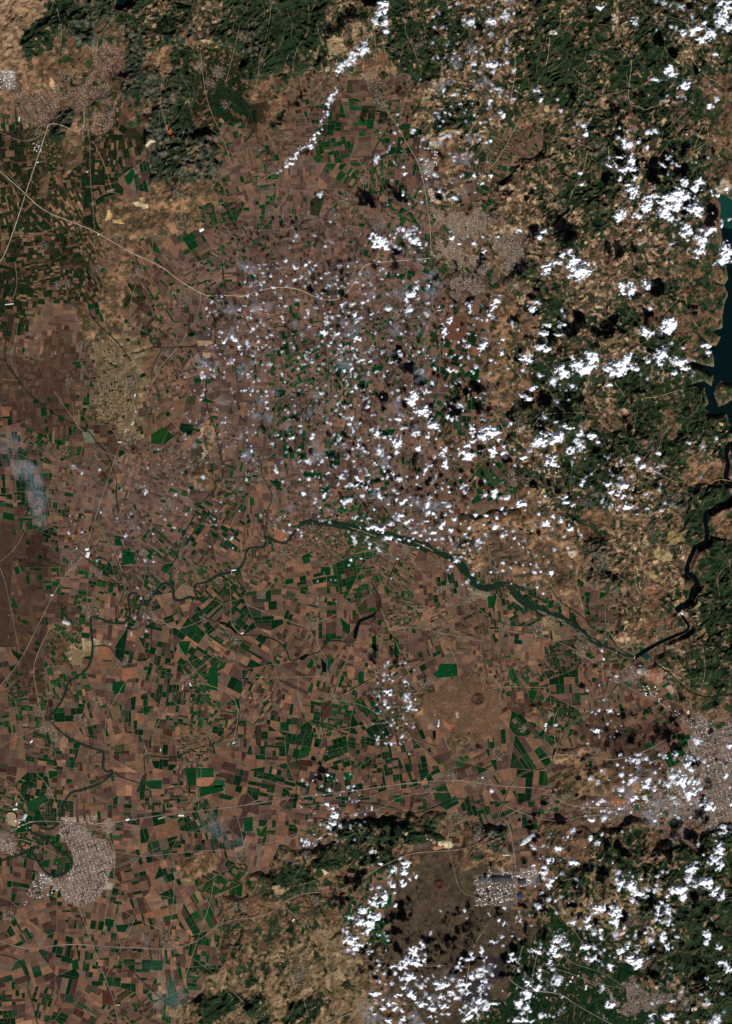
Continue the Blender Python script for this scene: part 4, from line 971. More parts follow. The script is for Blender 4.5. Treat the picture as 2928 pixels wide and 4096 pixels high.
# ------------------------------------------------------------------ buildings
def houses_mesh(name, X, Y, LX, LY, Hh, ROT, C, label):
    n = len(X)
    if not n: return None
    z0 = np.maximum(height_at(X, Y), 0)
    ca, sa = np.cos(ROT), np.sin(ROT)
    V = np.zeros((n, 8, 3))
    for k, (sx, sy) in enumerate(((-1, -1), (1, -1), (1, 1), (-1, 1))):
        u, v = sx * LX / 2, sy * LY / 2
        px, py = X + u * ca - v * sa, Y + u * sa + v * ca
        V[:, k] = np.stack([px, py, z0 - 2], -1); V[:, k + 4] = np.stack([px, py, z0 + Hh + 3], -1)
    base = (np.arange(n) * 8)[:, None, None]
    Fm = (base + np.array([[4, 5, 6, 7], [0, 1, 5, 4], [1, 2, 6, 5], [2, 3, 7, 6], [3, 0, 4, 7]])[None]).reshape(-1, 4)
    o = mesh_np(name, V.reshape(-1, 3), Fm, M_BUILD, np.repeat(C, 5, axis=0))
    return tag(o, label, kind='stuff')
ROOFS = np.array([col(168, 150, 140), col(140, 122, 114), col(196, 184, 176), col(226, 222, 218), col(150, 90, 74), col(120, 104, 98), col(176, 150, 132), col(100, 96, 92), col(36, 44, 32)])
RW = np.array([.2, .18, .12, .07, .13, .12, .06, .06, .06])
RWP = [RW, np.array([.17, .12, .16, .08, .06, .12, .2, .05, .04])]
town_lab = {"upper_left": "dense mauve and tan houses of the town below the grey mountains", "upper_left_s": "scattered houses on the small hill south of the upper left town",
 "centre": "tan and grey blocks and houses of the town beside the pale river bed", "lower_left": "dense grey houses of the large round town inside the river bend",
 "lower_left_w": "grey houses of the small quarter west of the river loops", "lower_right": "dense pale houses of the city at the right edge under scattered cloud",
 "lower_right_s": "houses of the suburb south of the right edge city in cloud shadow", "south_east": "scattered houses of the town among the dark green orchards",
 "city_road_strip": "scattered roofs along the roads west of the right edge city", "city_north": "scattered roofs at the northern fringe of the right edge city", "works_east": "small sheds and workshops in the eastern half of the industrial estate", "works_west": "small sheds and workshops in the western half of the industrial estate",
 "works_left": "small sheds of the white roofed estate at the left edge", "works_triangle": "small sheds along the road south-west of the round town",
 "dam_town": "grey houses of the small town south of the weir"}
dens = {"city_road_strip": 60, "city_north": 62, "works_east": 104, "works_west": 110, "works_left": 80, "works_triangle": 76, "upper_left": 46, "upper_left_s": 60, "centre": 45, "lower_left": 38, "lower_left_w": 42, "lower_right": 40, "lower_right_s": 50, "south_east": 50, "dam_town": 42}
trot = {"upper_left": .5, "centre": .05, "lower_left": .35, "lower_right": .25, "south_east": .7}
for name, P in TOWNS:
    a = np.array(P); g = dens[name]; c0 = a.mean(0)
    rr = trot.get(name, .2)
    rad = np.hypot(*(a - c0).T).max()
    k = np.arange(-rad, rad, g)
    U, Vv = np.meshgrid(k, k)
    # streets: drop every 5th row, every 9th column
    iu, iv = np.meshgrid(np.arange(len(k)), np.arange(len(k)))
    keep = (iu % 6 != 0) & (iv % 11 != 0)
    U = U + rng.uniform(-.22, .22, U.shape) * g; Vv = Vv + rng.uniform(-.22, .22, U.shape) * g
    # quarters turned against each other
    qx = c0[0] + U; qy = c0[1] + Vv
    th = rr + np.where(fbm(qx, qy, 2500, 2, 33) > .5, .5, 0)
    X = c0[0] + U * math.cos(rr) - Vv * math.sin(rr); Y = c0[1] + U * math.sin(rr) + Vv * math.cos(rr)
    keep &= town_in(name, P, X, Y) & (rng.random(X.shape) > .12)
    X, Y, th = X[keep], Y[keep], th[keep]
    n = len(X)
    w = RWP[1] if name == 'centre' else RW
    if name.startswith('works'): w = np.array([.15, .15, .2, .12, .04, .15, .15, .1, .02])
    ci = rng.choice(len(ROOFS), n, p=w / w.sum())
    C = ROOFS[ci] * rng.uniform(.5, 1.6, (n, 1)) * (.65 + .8 * fbm(X, Y, 260, 3, 37))[:, None] * {'lower_right': 1.35, 'lower_left': 1.7, 'lower_left_w': 1.4, 'centre': .95, 'upper_left': .85, 'south_east': .8, 'works_east': 1.5, 'works_west': 1.4}.get(name, 1)
    if name.startswith('upper_left'): C = C * np.array([1.08, .95, .84])
    if name == 'centre': C = C * np.array([1.0, .96, .88])
    LX = rng.uniform(.42, .8, n) * g; LY = rng.uniform(.4, .75, n) * g
    H = rng.choice([6, 7, 9, 12, 16, 24], n, p=[.3, .25, .2, .12, .08, .05])
    H = np.where(ci == 8, 6, H)
    houses_mesh("houses", X, Y, LX, LY, H, th + rng.normal(0, .12, n), C, town_lab[name])
vx, vy, hv = [], [], []
tx, ty = [], []
for X0, Y0, r in VIL:
    n = int(80 * (r / 400) ** 1.7)
    a = rng.uniform(0, 6.28, n); q = r * np.sqrt(rng.random(n)) * rng.uniform(.5, 1.15, n)
    vx += list(X0 + q * np.cos(a)); vy += list(Y0 + q * np.sin(a)); hv += [X0 * .001] * n
    n = int(70 * (r / 400) ** 1.7); a = rng.uniform(0, 6.28, n); q = r * 1.25 * np.sqrt(rng.random(n))
    tx += list(X0 + q * np.cos(a)); ty += list(Y0 + q * np.sin(a))
# scattered farmsteads and huts
n = 2600
qx = rng.uniform(-hx, hx, n); qy = rng.uniform(-hy, hy, n)
m = (fbm(qx, qy, 3000, 3, 55) > .52)
vx += list(qx[m]); vy += list(qy[m]); hv += list(qx[m] * .001)
vx = np.array(vx); vy = np.array(vy); n = len(vx)
cl = class_at(vx, vy); lk = np.hypot(vx - wld('21', 1700, 600)[0], 0) > 2000
ok = (height_at(vx, vy) > -5) & lk
vx, vy = vx[ok], vy[ok]; n = len(vx); hv = np.array(hv)[ok]
ci = rng.choice(len(ROOFS), n, p=RW / RW.sum())
houses_mesh("village_houses", vx, vy, rng.uniform(15, 36, n), rng.uniform(12, 26, n), rng.choice([4, 6, 8], n), hv + rng.normal(0, .25, n), ROOFS[ci] * rng.uniform(1.0, 1.7, (n, 1)),
            "small pale houses of the villages and farms scattered over the plain")

# tree clumps: village gardens, wooded streams, riverside woods
def clumps(name, X, Y, S, C, label):
    n = len(X); z0 = np.maximum(height_at(X, Y), 0)
    base = np.array([[1, 0, .1], [.3, .95, .1], [-.8, .6, .1], [-.8, -.6, .1], [.3, -.95, .1], [.25, .2, .8], [-.3, -.2, .62]])
    V = np.stack([X, Y, z0], -1)[:, None, :] + base[None] * S[:, None, None] * rng.uniform(.7, 1.3, (n, 7, 3))
    Fm = np.array([[0, 1, 5], [1, 2, 5], [2, 6, 5], [2, 3, 6], [3, 4, 6], [4, 5, 6], [4, 0, 5]])
    F = ((np.arange(n) * 7)[:, None, None] + Fm[None]).reshape(-1, 3)
    o = mesh_np(name, V.reshape(-1, 3), F, M_TREE, np.repeat(C, 7, axis=0), smooth=False)
    return tag(o, label, kind='stuff')
tx = np.array(tx); ty = np.array(ty); n = len(tx)
clumps("garden_trees", tx, ty, rng.uniform(12, 30, n), col(22, 42, 22) * rng.uniform(.6, 1.5, (n, 1)), "dark green garden trees between the village houses")
sx, sy = [], []
for P, per, spread in sc_pts:
    Q = smooth_line(P, per)
    sx += list(Q[:, 0] + rng.normal(0, spread * .35, len(Q))); sy += list(Q[:, 1] + rng.normal(0, spread * .35, len(Q)))
sx = np.array(sx); sy = np.array(sy); n = len(sx)
clumps("streamside_trees", sx, sy, rng.uniform(12, 27, n), col(22, 40, 24) * rng.uniform(.6, 1.5, (n, 1)), "dark green trees lining the streams and old river arms")
Q = smooth_line(pts("12:380,70 520,75 700,95 900,150 1100,190 1300,270 1420,330 1500,430 1560,500 1624,510 22:90,480 170,510 220,600 400,675 520,720 600,770 650,830 760,890 900,960"), 12)
k = fbm(Q[:, 0], Q[:, 1], 900, 2, 44)
off = rng.normal(0, 1, len(Q)) * (50 + 190 * np.clip((k - .3) * 3, 0, 1))
off = np.where(np.abs(off) < 85, np.sign(off) * 110, off)
Tn = np.gradient(Q, axis=0); Tn /= np.hypot(*Tn.T)[:, None]
X = Q[:, 0] - Tn[:, 1] * off; Y = Q[:, 1] + Tn[:, 0] * off
clumps("riverside_trees", X, Y, rng.uniform(18, 42, len(X)), col(20, 42, 26) * rng.uniform(.5, 1.5, (len(X), 1)), "dark green riverside woods along the middle river")
Q = smooth_line(RIVER, 60)
Tn = np.gradient(Q, axis=0); Tn /= np.hypot(*Tn.T)[:, None]
off = rng.choice([-1, 1], len(Q)) * rng.uniform(82, 110, len(Q))
clumps("bank_trees", Q[:, 0] - Tn[:, 1] * off, Q[:, 1] + Tn[:, 0] * off, rng.uniform(10, 24, len(Q)), col(24, 44, 24) * rng.uniform(.5, 1.5, (len(Q), 1)), "line of trees along the banks of the winding river")

# big single buildings: (tile, x, y, length, width in survey units, turn, colour, height)
WH = (236, 234, 236); PG = (198, 196, 194); BL = (150, 164, 184); RD = (160, 72, 58); BE = (206, 190, 164); DK = (70, 74, 84)
SINGLE = [
 ("23", 90, 738, 150, 52, 0, (76, 74, 76), "broad dark paved yard in the north of the industrial estate", "yard slab"),
 ("23", 226, 755, 58, 46, 0, (70, 70, 74), "dark square yard just east of the motorway", "yard slab"),
 ("23", 215, 850, 44, 46, .5, (70, 78, 90), "dark blue pond-like yard in the curve of the motorway", "yard slab"),
 ("13", 1590, 740, 60, 40, 0, (84, 88, 98), "blue grey yard in the north-west corner of the industrial estate", "yard slab"),
 ("02", 578, 246, 26, 20, .2, WH, "square white plastic greenhouse, the northern of a pair by the highway", "greenhouse"),
 ("02", 582, 284, 42, 28, 1.25, WH, "largest white plastic greenhouse, the southern of a pair by the highway", "greenhouse"),
 ("02", 345, 552, 18, 10, .2, WH, "white barn roof beside the straight highway in brown fields", "barn"),
 ("02", 1555, 386, 34, 11, .15, WH, "long white greenhouse beside the river bend", "greenhouse"),
 ("02", 1266, 1146, 30, 8, -1.1, WH, "slim white greenhouse pointing south-east from its village", "greenhouse"),
 ("02", 1216, 1168, 34, 4, 1.4, WH, "narrow white shed standing upright south of its village", "shed"),
 ("02", 208, 1527, 26, 12, .8, WH, "white warehouse south-west of the riverside town", "warehouse"),
 ("02", 1068, 1583, 20, 6, 1.5, WH, "small white shed between green fields", "shed"),
 ("02", 1555, 1535, 20, 10, .5, WH, "white roofed shed in the village at the stream", "shed"),
 ("02", 440, 735, 54, 28, -.35, PG, "group of long pale poultry sheds west of the river", "farm shed"),
 ("02", 1612, 806, 24, 10, .3, WH, "white warehouse by the river road east of the straight dark pond", "warehouse"),
 ("01", 62, 320, 62, 8, .1, WH, "very long white roof beside a lane near the left edge", "shed"),
 ("01", 882, 1112, 30, 14, .9, PG, "grey white warehouse on the diagonal highway", "warehouse"),
 ("01", 838, 1160, 30, 8, 1.2, PG, "long pale shed below the grey white warehouse on the highway", "warehouse"),
 ("01", 897, 925, 20, 12, 1.3, WH, "white warehouse at the south end of the long village", "warehouse"),
 ("01", 797, 1238, 26, 9, .0, WH, "white roof on the highway west of its village", "warehouse"),
 ("01", 903, 1035, 12, 10, 0, WH, "small white square roof on the lane north of the highway sheds", "warehouse"),
 ("00", 128, 790, 36, 9, 1.5, WH, "white upright warehouse pair south-west of the upper left town", "warehouse"),
 ("00", 248, 1080, 20, 8, .1, WH, "white roof on the highway below the upper left town", "warehouse"),
 ("00", 580, 1143, 18, 7, 0, WH, "white roof in brown fields south of the tan ridge", "warehouse"),
 ("00", 1340, 1528, 34, 26, .5, WH, "white plant in fields east of the quarry plateau", "factory"),
 ("00", 655, 1560, 16, 8, .6, WH, "white roof beside the highway under the quarry plateau", "warehouse"),
 ("22", 1012, 1055, 46, 44, .1, (172, 166, 152), "huge grey square storage hall east of the small town", "hall"),
 ("22", 1012, 1022, 22, 14, .1, (150, 146, 138), "dark grey annex north of the huge grey hall", "hall"),
 ("22", 1332, 1330, 26, 16, 1.3, WH, "single white hall among green fields north of the city", "hall"),
 ("22", 1182, 1253, 16, 8, 1.2, (176, 40, 44), "bright red roof on the road north of the city", "warehouse"),
 ("22", 808, 1495, 20, 18, 0, PG, "pale grey square hall in dark brown fields", "hall"),
 ("22", 383, 1416, 30, 20, 1.2, WH, "white factory on the brown rise west of the canal", "factory"),
 ("22", 384, 1446, 28, 12, 1.2, PG, "long pale shed below the white factory on the brown rise", "factory"),
 ("22", 410, 1345, 52, 34, .8, (126, 120, 116), "grey yard slab at the north side of the brown rise", "yard slab"),
 ("22", 660, 1540, 26, 20, .9, (190, 184, 176), "pale yard on the hill by the lower village", "yard slab"),
 ("23", 1040, 196, 34, 26, 1.2, WH, "white double hall at the west side of the city", "hall"),
 ("23", 590, 1243, 18, 12, 1.3, PG, "pale hall alone among dark orchards", "hall"),
 ("23", 882, 1262, 34, 18, 1.5, PG, "upright pale hall below cloud among dark orchards", "hall"),
 ("23", 549, 1420, 16, 16, 0, WH, "square white hall south of the orchard road", "hall"),
 ("23", 562, 1393, 20, 10, 1.3, WH, "small upright white hall just north of the square one", "hall"),
 ("23", 652, 1460, 38, 14, 1.4, WH, "tall white hall pair by the orchard town", "hall"),
 ("23", 601, 1382, 14, 8, 1.3, WH, "small white hall on the orchard road", "hall"),
 ("23", 892, 1098, 44, 26, .5, (200, 184, 164), "large beige hall at the edge of the cleared ground", "hall"),
 ("23", 1370, 1600, 40, 30, .3, BE, "beige housing estate at the foot of the forest hills", "housing block"),
 ("13", 850, 268, 32, 13, 1.5, WH, "upright white hall in fields above the dark wooded hills", "hall"),
 ("13", 329, 1010, 22, 12, 1.0, WH, "small white hall below the motorway junction", "hall"),
 ("13", 655, 158, 36, 12, .1, PG, "pale service yard on the railway", "yard slab"),
 ("13", 1220, 470, 10, 8, 0, WH, "tiny white roof in the wooded hills west of the pale quarry", "shed"),
 ("03", 165, 322, 40, 26, 1.1, (190, 198, 206), "pale blue grey hall west of the river loop", "hall"),
 ("03", 110, 240, 22, 12, 1.2, WH, "white hall at the far left above the dark ox-bow pond", "hall"),
 ("03", 100, 273, 32, 14, .1, WH, "white hall just above the dark ox-bow pond", "hall"),
 ("03", 1205, 315, 40, 14, .0, WH, "white service station roofs on the highway", "service station"),
 ("03", 848, 342, 26, 16, .3, WH, "white hall cluster east of the large round town", "hall"),
 ("03", 1272, 330, 12, 10, 0, (150, 156, 170), "small blue grey hall east of the service station", "hall"),
 ("03", 1075, 330, 54, 12, .35, (176, 164, 150), "long pale yard on the road between town and service station", "yard slab"),
 ("03", 680, 703, 64, 26, -2.75 + math.pi, (26, 36, 26), "dark green walled grove on the railway at the town's east side", "grove"),
 ("03", 785, 1577, 26, 5, .0, WH, "thin white shed at the bottom of the southern road", "shed"),
 ("20", 440, 225, 30, 22, .3, (226, 218, 206), "white plant in the pale forest clearing", "factory"),
 ("10", 1500, 350, 30, 9, 1.45, PG, "upright pale roof among the tan hills", "hall"),
 ("10", 1320, 915, 52, 28, .35, (214, 208, 202), "big pale factory on the tan hilltop", "factory"),
 ("10", 1292, 957, 24, 16, .35, (120, 122, 134), "dark blue roofed factory below the big pale one", "factory"),
 ("10", 1240, 945, 20, 26, .3, (196, 180, 166), "upright beige factory west of the dark blue roofed one", "factory"),
 ("10", 1022, 830, 20, 9, .5, (190, 198, 206), "pale hall at the road junction above the plain", "hall"),
 ("23", 268, 470, 112, 40, .62, (206, 210, 214), "huge pale factory with striped roof set diagonally", "factory"),
 ("23", 228, 505, 30, 16, .62, WH, "white hall at the lower left corner of the huge striped factory", "factory"),
 ("23", 120, 578, 52, 14, .02, (190, 180, 168), "pair of pale poultry sheds in a brown strip field", "farm shed"),
 ("11", 930, 1408, 20, 14, 1.0, (214, 208, 206), "pale hall between small clouds in the middle of the plain", "hall"),
 ("11", 1300, 362, 26, 6, .0, WH, "white roof on the road south of the central town", "hall"),
]
for t, x, y, lx, ly, rot, c, lab, cat in SINGLE:
    X, Y = wld(t, x, y); lx *= ZM * .92; ly *= ZM * .92
    nm = {"yard slab": "yard_slab", "service station": "service_station", "farm shed": "farm_shed", "housing block": "housing_block"}.get(cat, cat)
    e = tag(empty(nm, X, Y, max(0, float(height_at(X, Y)))), lab, cat)
    rgb = col(*c); ca, sa = math.cos(rot), math.sin(rot)
    h = 16 if c[0] < 90 and cat == 'yard slab' else 3 if cat in ("yard slab", "grove") else 12
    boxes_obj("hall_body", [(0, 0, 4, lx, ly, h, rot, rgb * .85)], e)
    if cat in ("yard slab", "grove"): continue
    nb = 2 if max(lx, ly) < 250 else (4 if max(lx, ly) < 600 else 10)
    L = []
    for k in range(nb):                       # roof bays with a gutter between them
        u = (k + .5) / nb * lx - lx / 2
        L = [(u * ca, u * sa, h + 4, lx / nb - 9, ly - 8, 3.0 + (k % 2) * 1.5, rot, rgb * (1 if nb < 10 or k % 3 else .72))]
        boxes_obj("roof_bay", L, e)
CLUST = [
 ("00", 0, 470, 105, 590, 30, .1, [WH, WH, PG, BE], "white and pale factory roof in the estate at the left edge", "factories in the left edge estate"),
 ("00", 225, 945, 275, 1010, 12, .15, [PG, (150, 120, 110)], "pale shed in the row beside the highway south of the upper left town", "sheds beside the upper left highway"),
 ("10", 1175, 1085, 1235, 1180, 14, .9, [WH, WH, BE, BL], "white factory roof where the highway meets the tan hill", "factories along the tan hill"),
 ("10", 1235, 1000, 1290, 1090, 10, .6, [PG, (120, 130, 124), WH], "grey factory roof on the slope below the big pale factory", "factories on the slope"),
 ("10", 1230, 1255, 1275, 1335, 10, .7, [BE, PG, (150, 90, 74)], "tan warehouse in the strip north of the central town", "warehouses north of the central town"),
 ("22", 1030, 1155, 1130, 1230, 14, .3, [WH, WH, BE, BL], "white factory roof south of the orange housing", "factories south of the orange housing"),
 ("22", 1135, 1240, 1270, 1350, 11, .6, [WH, PG, (60, 60, 66)], "warehouse in the roadside row north of the city", "warehouses in the row north of the city"),
 ("22", 1350, 1380, 1460, 1470, 9, .3, [WH, PG], "pale warehouse by the motorway crossing north of the city", "warehouses by the motorway crossing"),
 ("23", 0, 690, 175, 915, 32, .05, [PG, WH, BE, (120, 112, 108)], "pale factory roof in the eastern half of the walled industrial estate", "factories in the industrial estate"),
 ("13", 1535, 718, 1624, 915, 20, .05, [BE, PG, (150, 130, 124)], "beige factory roof in the western half of the walled industrial estate", "factories in the industrial estate"),
 ("23", 195, 680, 300, 790, 12, .05, [WH, BE, DK], "factory roof east of the motorway beside the industrial estate", "factories east of the motorway"),
 ("03", 265, 705, 345, 800, 13, .35, [WH, PG, BL], "white factory roof inside the triangle south-west of the river bend", "factories south-west of the river bend"),
 ("03", 150, 800, 390, 920, 12, .55, [WH, PG, (150, 80, 70)], "white warehouse strung along the road out of the large round town", "warehouses on the south-west road"),
 ("03", 40, 340, 200, 400, 12, .3, [WH, WH, PG, BL], "white factory roof between the ox-bow pond and the river loop", "factories by the ox-bow pond"),
 ("03", 420, 330, 640, 375, 12, .05, [PG, BE, WH, (140, 90, 80)], "pale warehouse on the highway along the town's north side", "warehouses north of the large round town"),
 ("23", 960, 180, 1110, 260, 8, .4, [WH, BE], "white hall on the road into the city from the west", "halls west of the city"),
]
Rb = random.Random(3)
def cname(c):
    return {WH: "white", PG: "light grey", BL: "blue grey", RD: "red", BE: "beige", DK: "dark grey"}.get(c, "brownish" if c[0] > c[2] + 8 else "dark grey")
for t, x0, y0, x1, y1, n, rot, pal, lab, grp in CLUST:
    placed = []
    tries = 0
    where_ = {"factories in the left edge estate": "the left edge estate", "sheds beside the upper left highway": "the sheds by the upper left highway", "factories along the tan hill": "the works on the tan hill by the highway",
              "factories on the slope": "the works on the slope below the big pale factory", "warehouses north of the central town": "the warehouse strip north of the central town", "factories south of the orange housing": "the works south of the orange housing",
              "warehouses in the row north of the city": "the roadside row north of the city", "warehouses by the motorway crossing": "the works at the motorway crossing", "factories in the industrial estate": "the industrial estate's " + ("eastern half" if t == "23" else "western half"),
              "factories east of the motorway": "the works east of the motorway", "factories south-west of the river bend": "the triangle south-west of the round town", "warehouses on the south-west road": "the road leaving the round town",
              "factories by the ox-bow pond": "the works between pond and river loop", "warehouses north of the large round town": "the highway row above the round town", "halls west of the city": "the western approach to the city"}[grp]
    while len(placed) < n and tries < 900:
        tries += 1
        x, y = Rb.uniform(x0, x1), Rb.uniform(y0, y1)
        if any(abs(x - a[0]) < 11 and abs(y - a[1]) < 10 for a in placed): continue
        if t == '22' and x0 == 1135 and abs((y - 1240) - (x - 1135) * .82) > 14: continue
        if t == '03' and x0 == 150 and abs((920 - y) - (x - 150) * .5) > 18: continue
        lx = Rb.uniform(7, 17); ly = Rb.uniform(6, 10)
        placed.append((x, y, lx, ly, rot + Rb.choice([0, 1.5708]), Rb.choice(pal)))
    labs = defaultdict(list)
    for q in placed:
        u = (q[0] - x0) / (x1 - x0); v = (q[1] - y0) / (y1 - y0)
        zone = [["north-west corner", "north side", "north-east corner"], ["west side", "middle", "east side"], ["south-west corner", "south side", "south-east corner"]][min(2, int(v * 3))][min(2, int(u * 3))]
        sz = "long" if q[2] > q[3] * 1.7 else "square" if q[2] < q[3] * 1.2 else "broad"
        labs["%s %s factory roof, %s of %s" % (sz, cname(q[5]), zone, where_)].append(q)
    for L0, qs in labs.items():
        qs.sort(key=lambda q: q[0])
        for i_, q in enumerate(qs):
            x, y, lx, ly, r, c = q
            l_ = L0 if len(qs) == 1 else (("western" if i_ == 0 else "eastern") + " " + L0 if len(qs) == 2 else L0)
            assert len(l_.split()) <= 18, l_
            if len(l_.split()) > 16: l_ = l_.replace(" roof,", ",")
            if len(l_.split()) > 16: l_ = l_.replace("the works on the slope below", "the slope below").replace("the works on the tan hill by", "the tan hill by")
            X, Y = wld(t, x, y); lx *= ZM; ly *= ZM
            e = tag(empty("factory", X, Y, max(0, float(height_at(X, Y)))), l_, "factory", grp)
            rgb = col(*c) * Rb.uniform(.8, 1.05)
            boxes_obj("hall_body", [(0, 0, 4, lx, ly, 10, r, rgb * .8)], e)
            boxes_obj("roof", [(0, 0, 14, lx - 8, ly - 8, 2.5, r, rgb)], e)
# orange roofed housing estates
for t, x0, y0, x1, y1, lab in (("22", 1060, 1050, 1155, 1150, "orange roofs of the new housing estate on bare ground east of the grey hall"), ("23", 822, 207, 912, 255, "orange roofed housing estate in tight rows west of the city"),
                               ("23", 860, -10, 960, 20, "orange roofs on the brown hill above the city road"), ("01", 1345, 1180, 1346, 1181, "")):
    if not lab: continue
    X, Y, n = [], [], 0
    gx, gy = np.meshgrid(np.arange(x0, x1, 4.2), np.arange(y0, y1, 5.2))
    k = (rng.random(gx.shape) > .3)
    pts_ = [wld(t, a, b) for a, b in zip(gx[k] + rng.uniform(-.6, .6, k.sum()), gy[k])]
    X = np.array([p[0] for p in pts_]); Y = np.array([p[1] for p in pts_]); n = len(X)
    houses_mesh("estate_houses", X, Y, np.full(n, 24.), np.full(n, 18.), np.full(n, 8.), np.full(n, .2), np.array(col(176, 118, 90))[None] * rng.uniform(.8, 1.3, (n, 1)), lab)

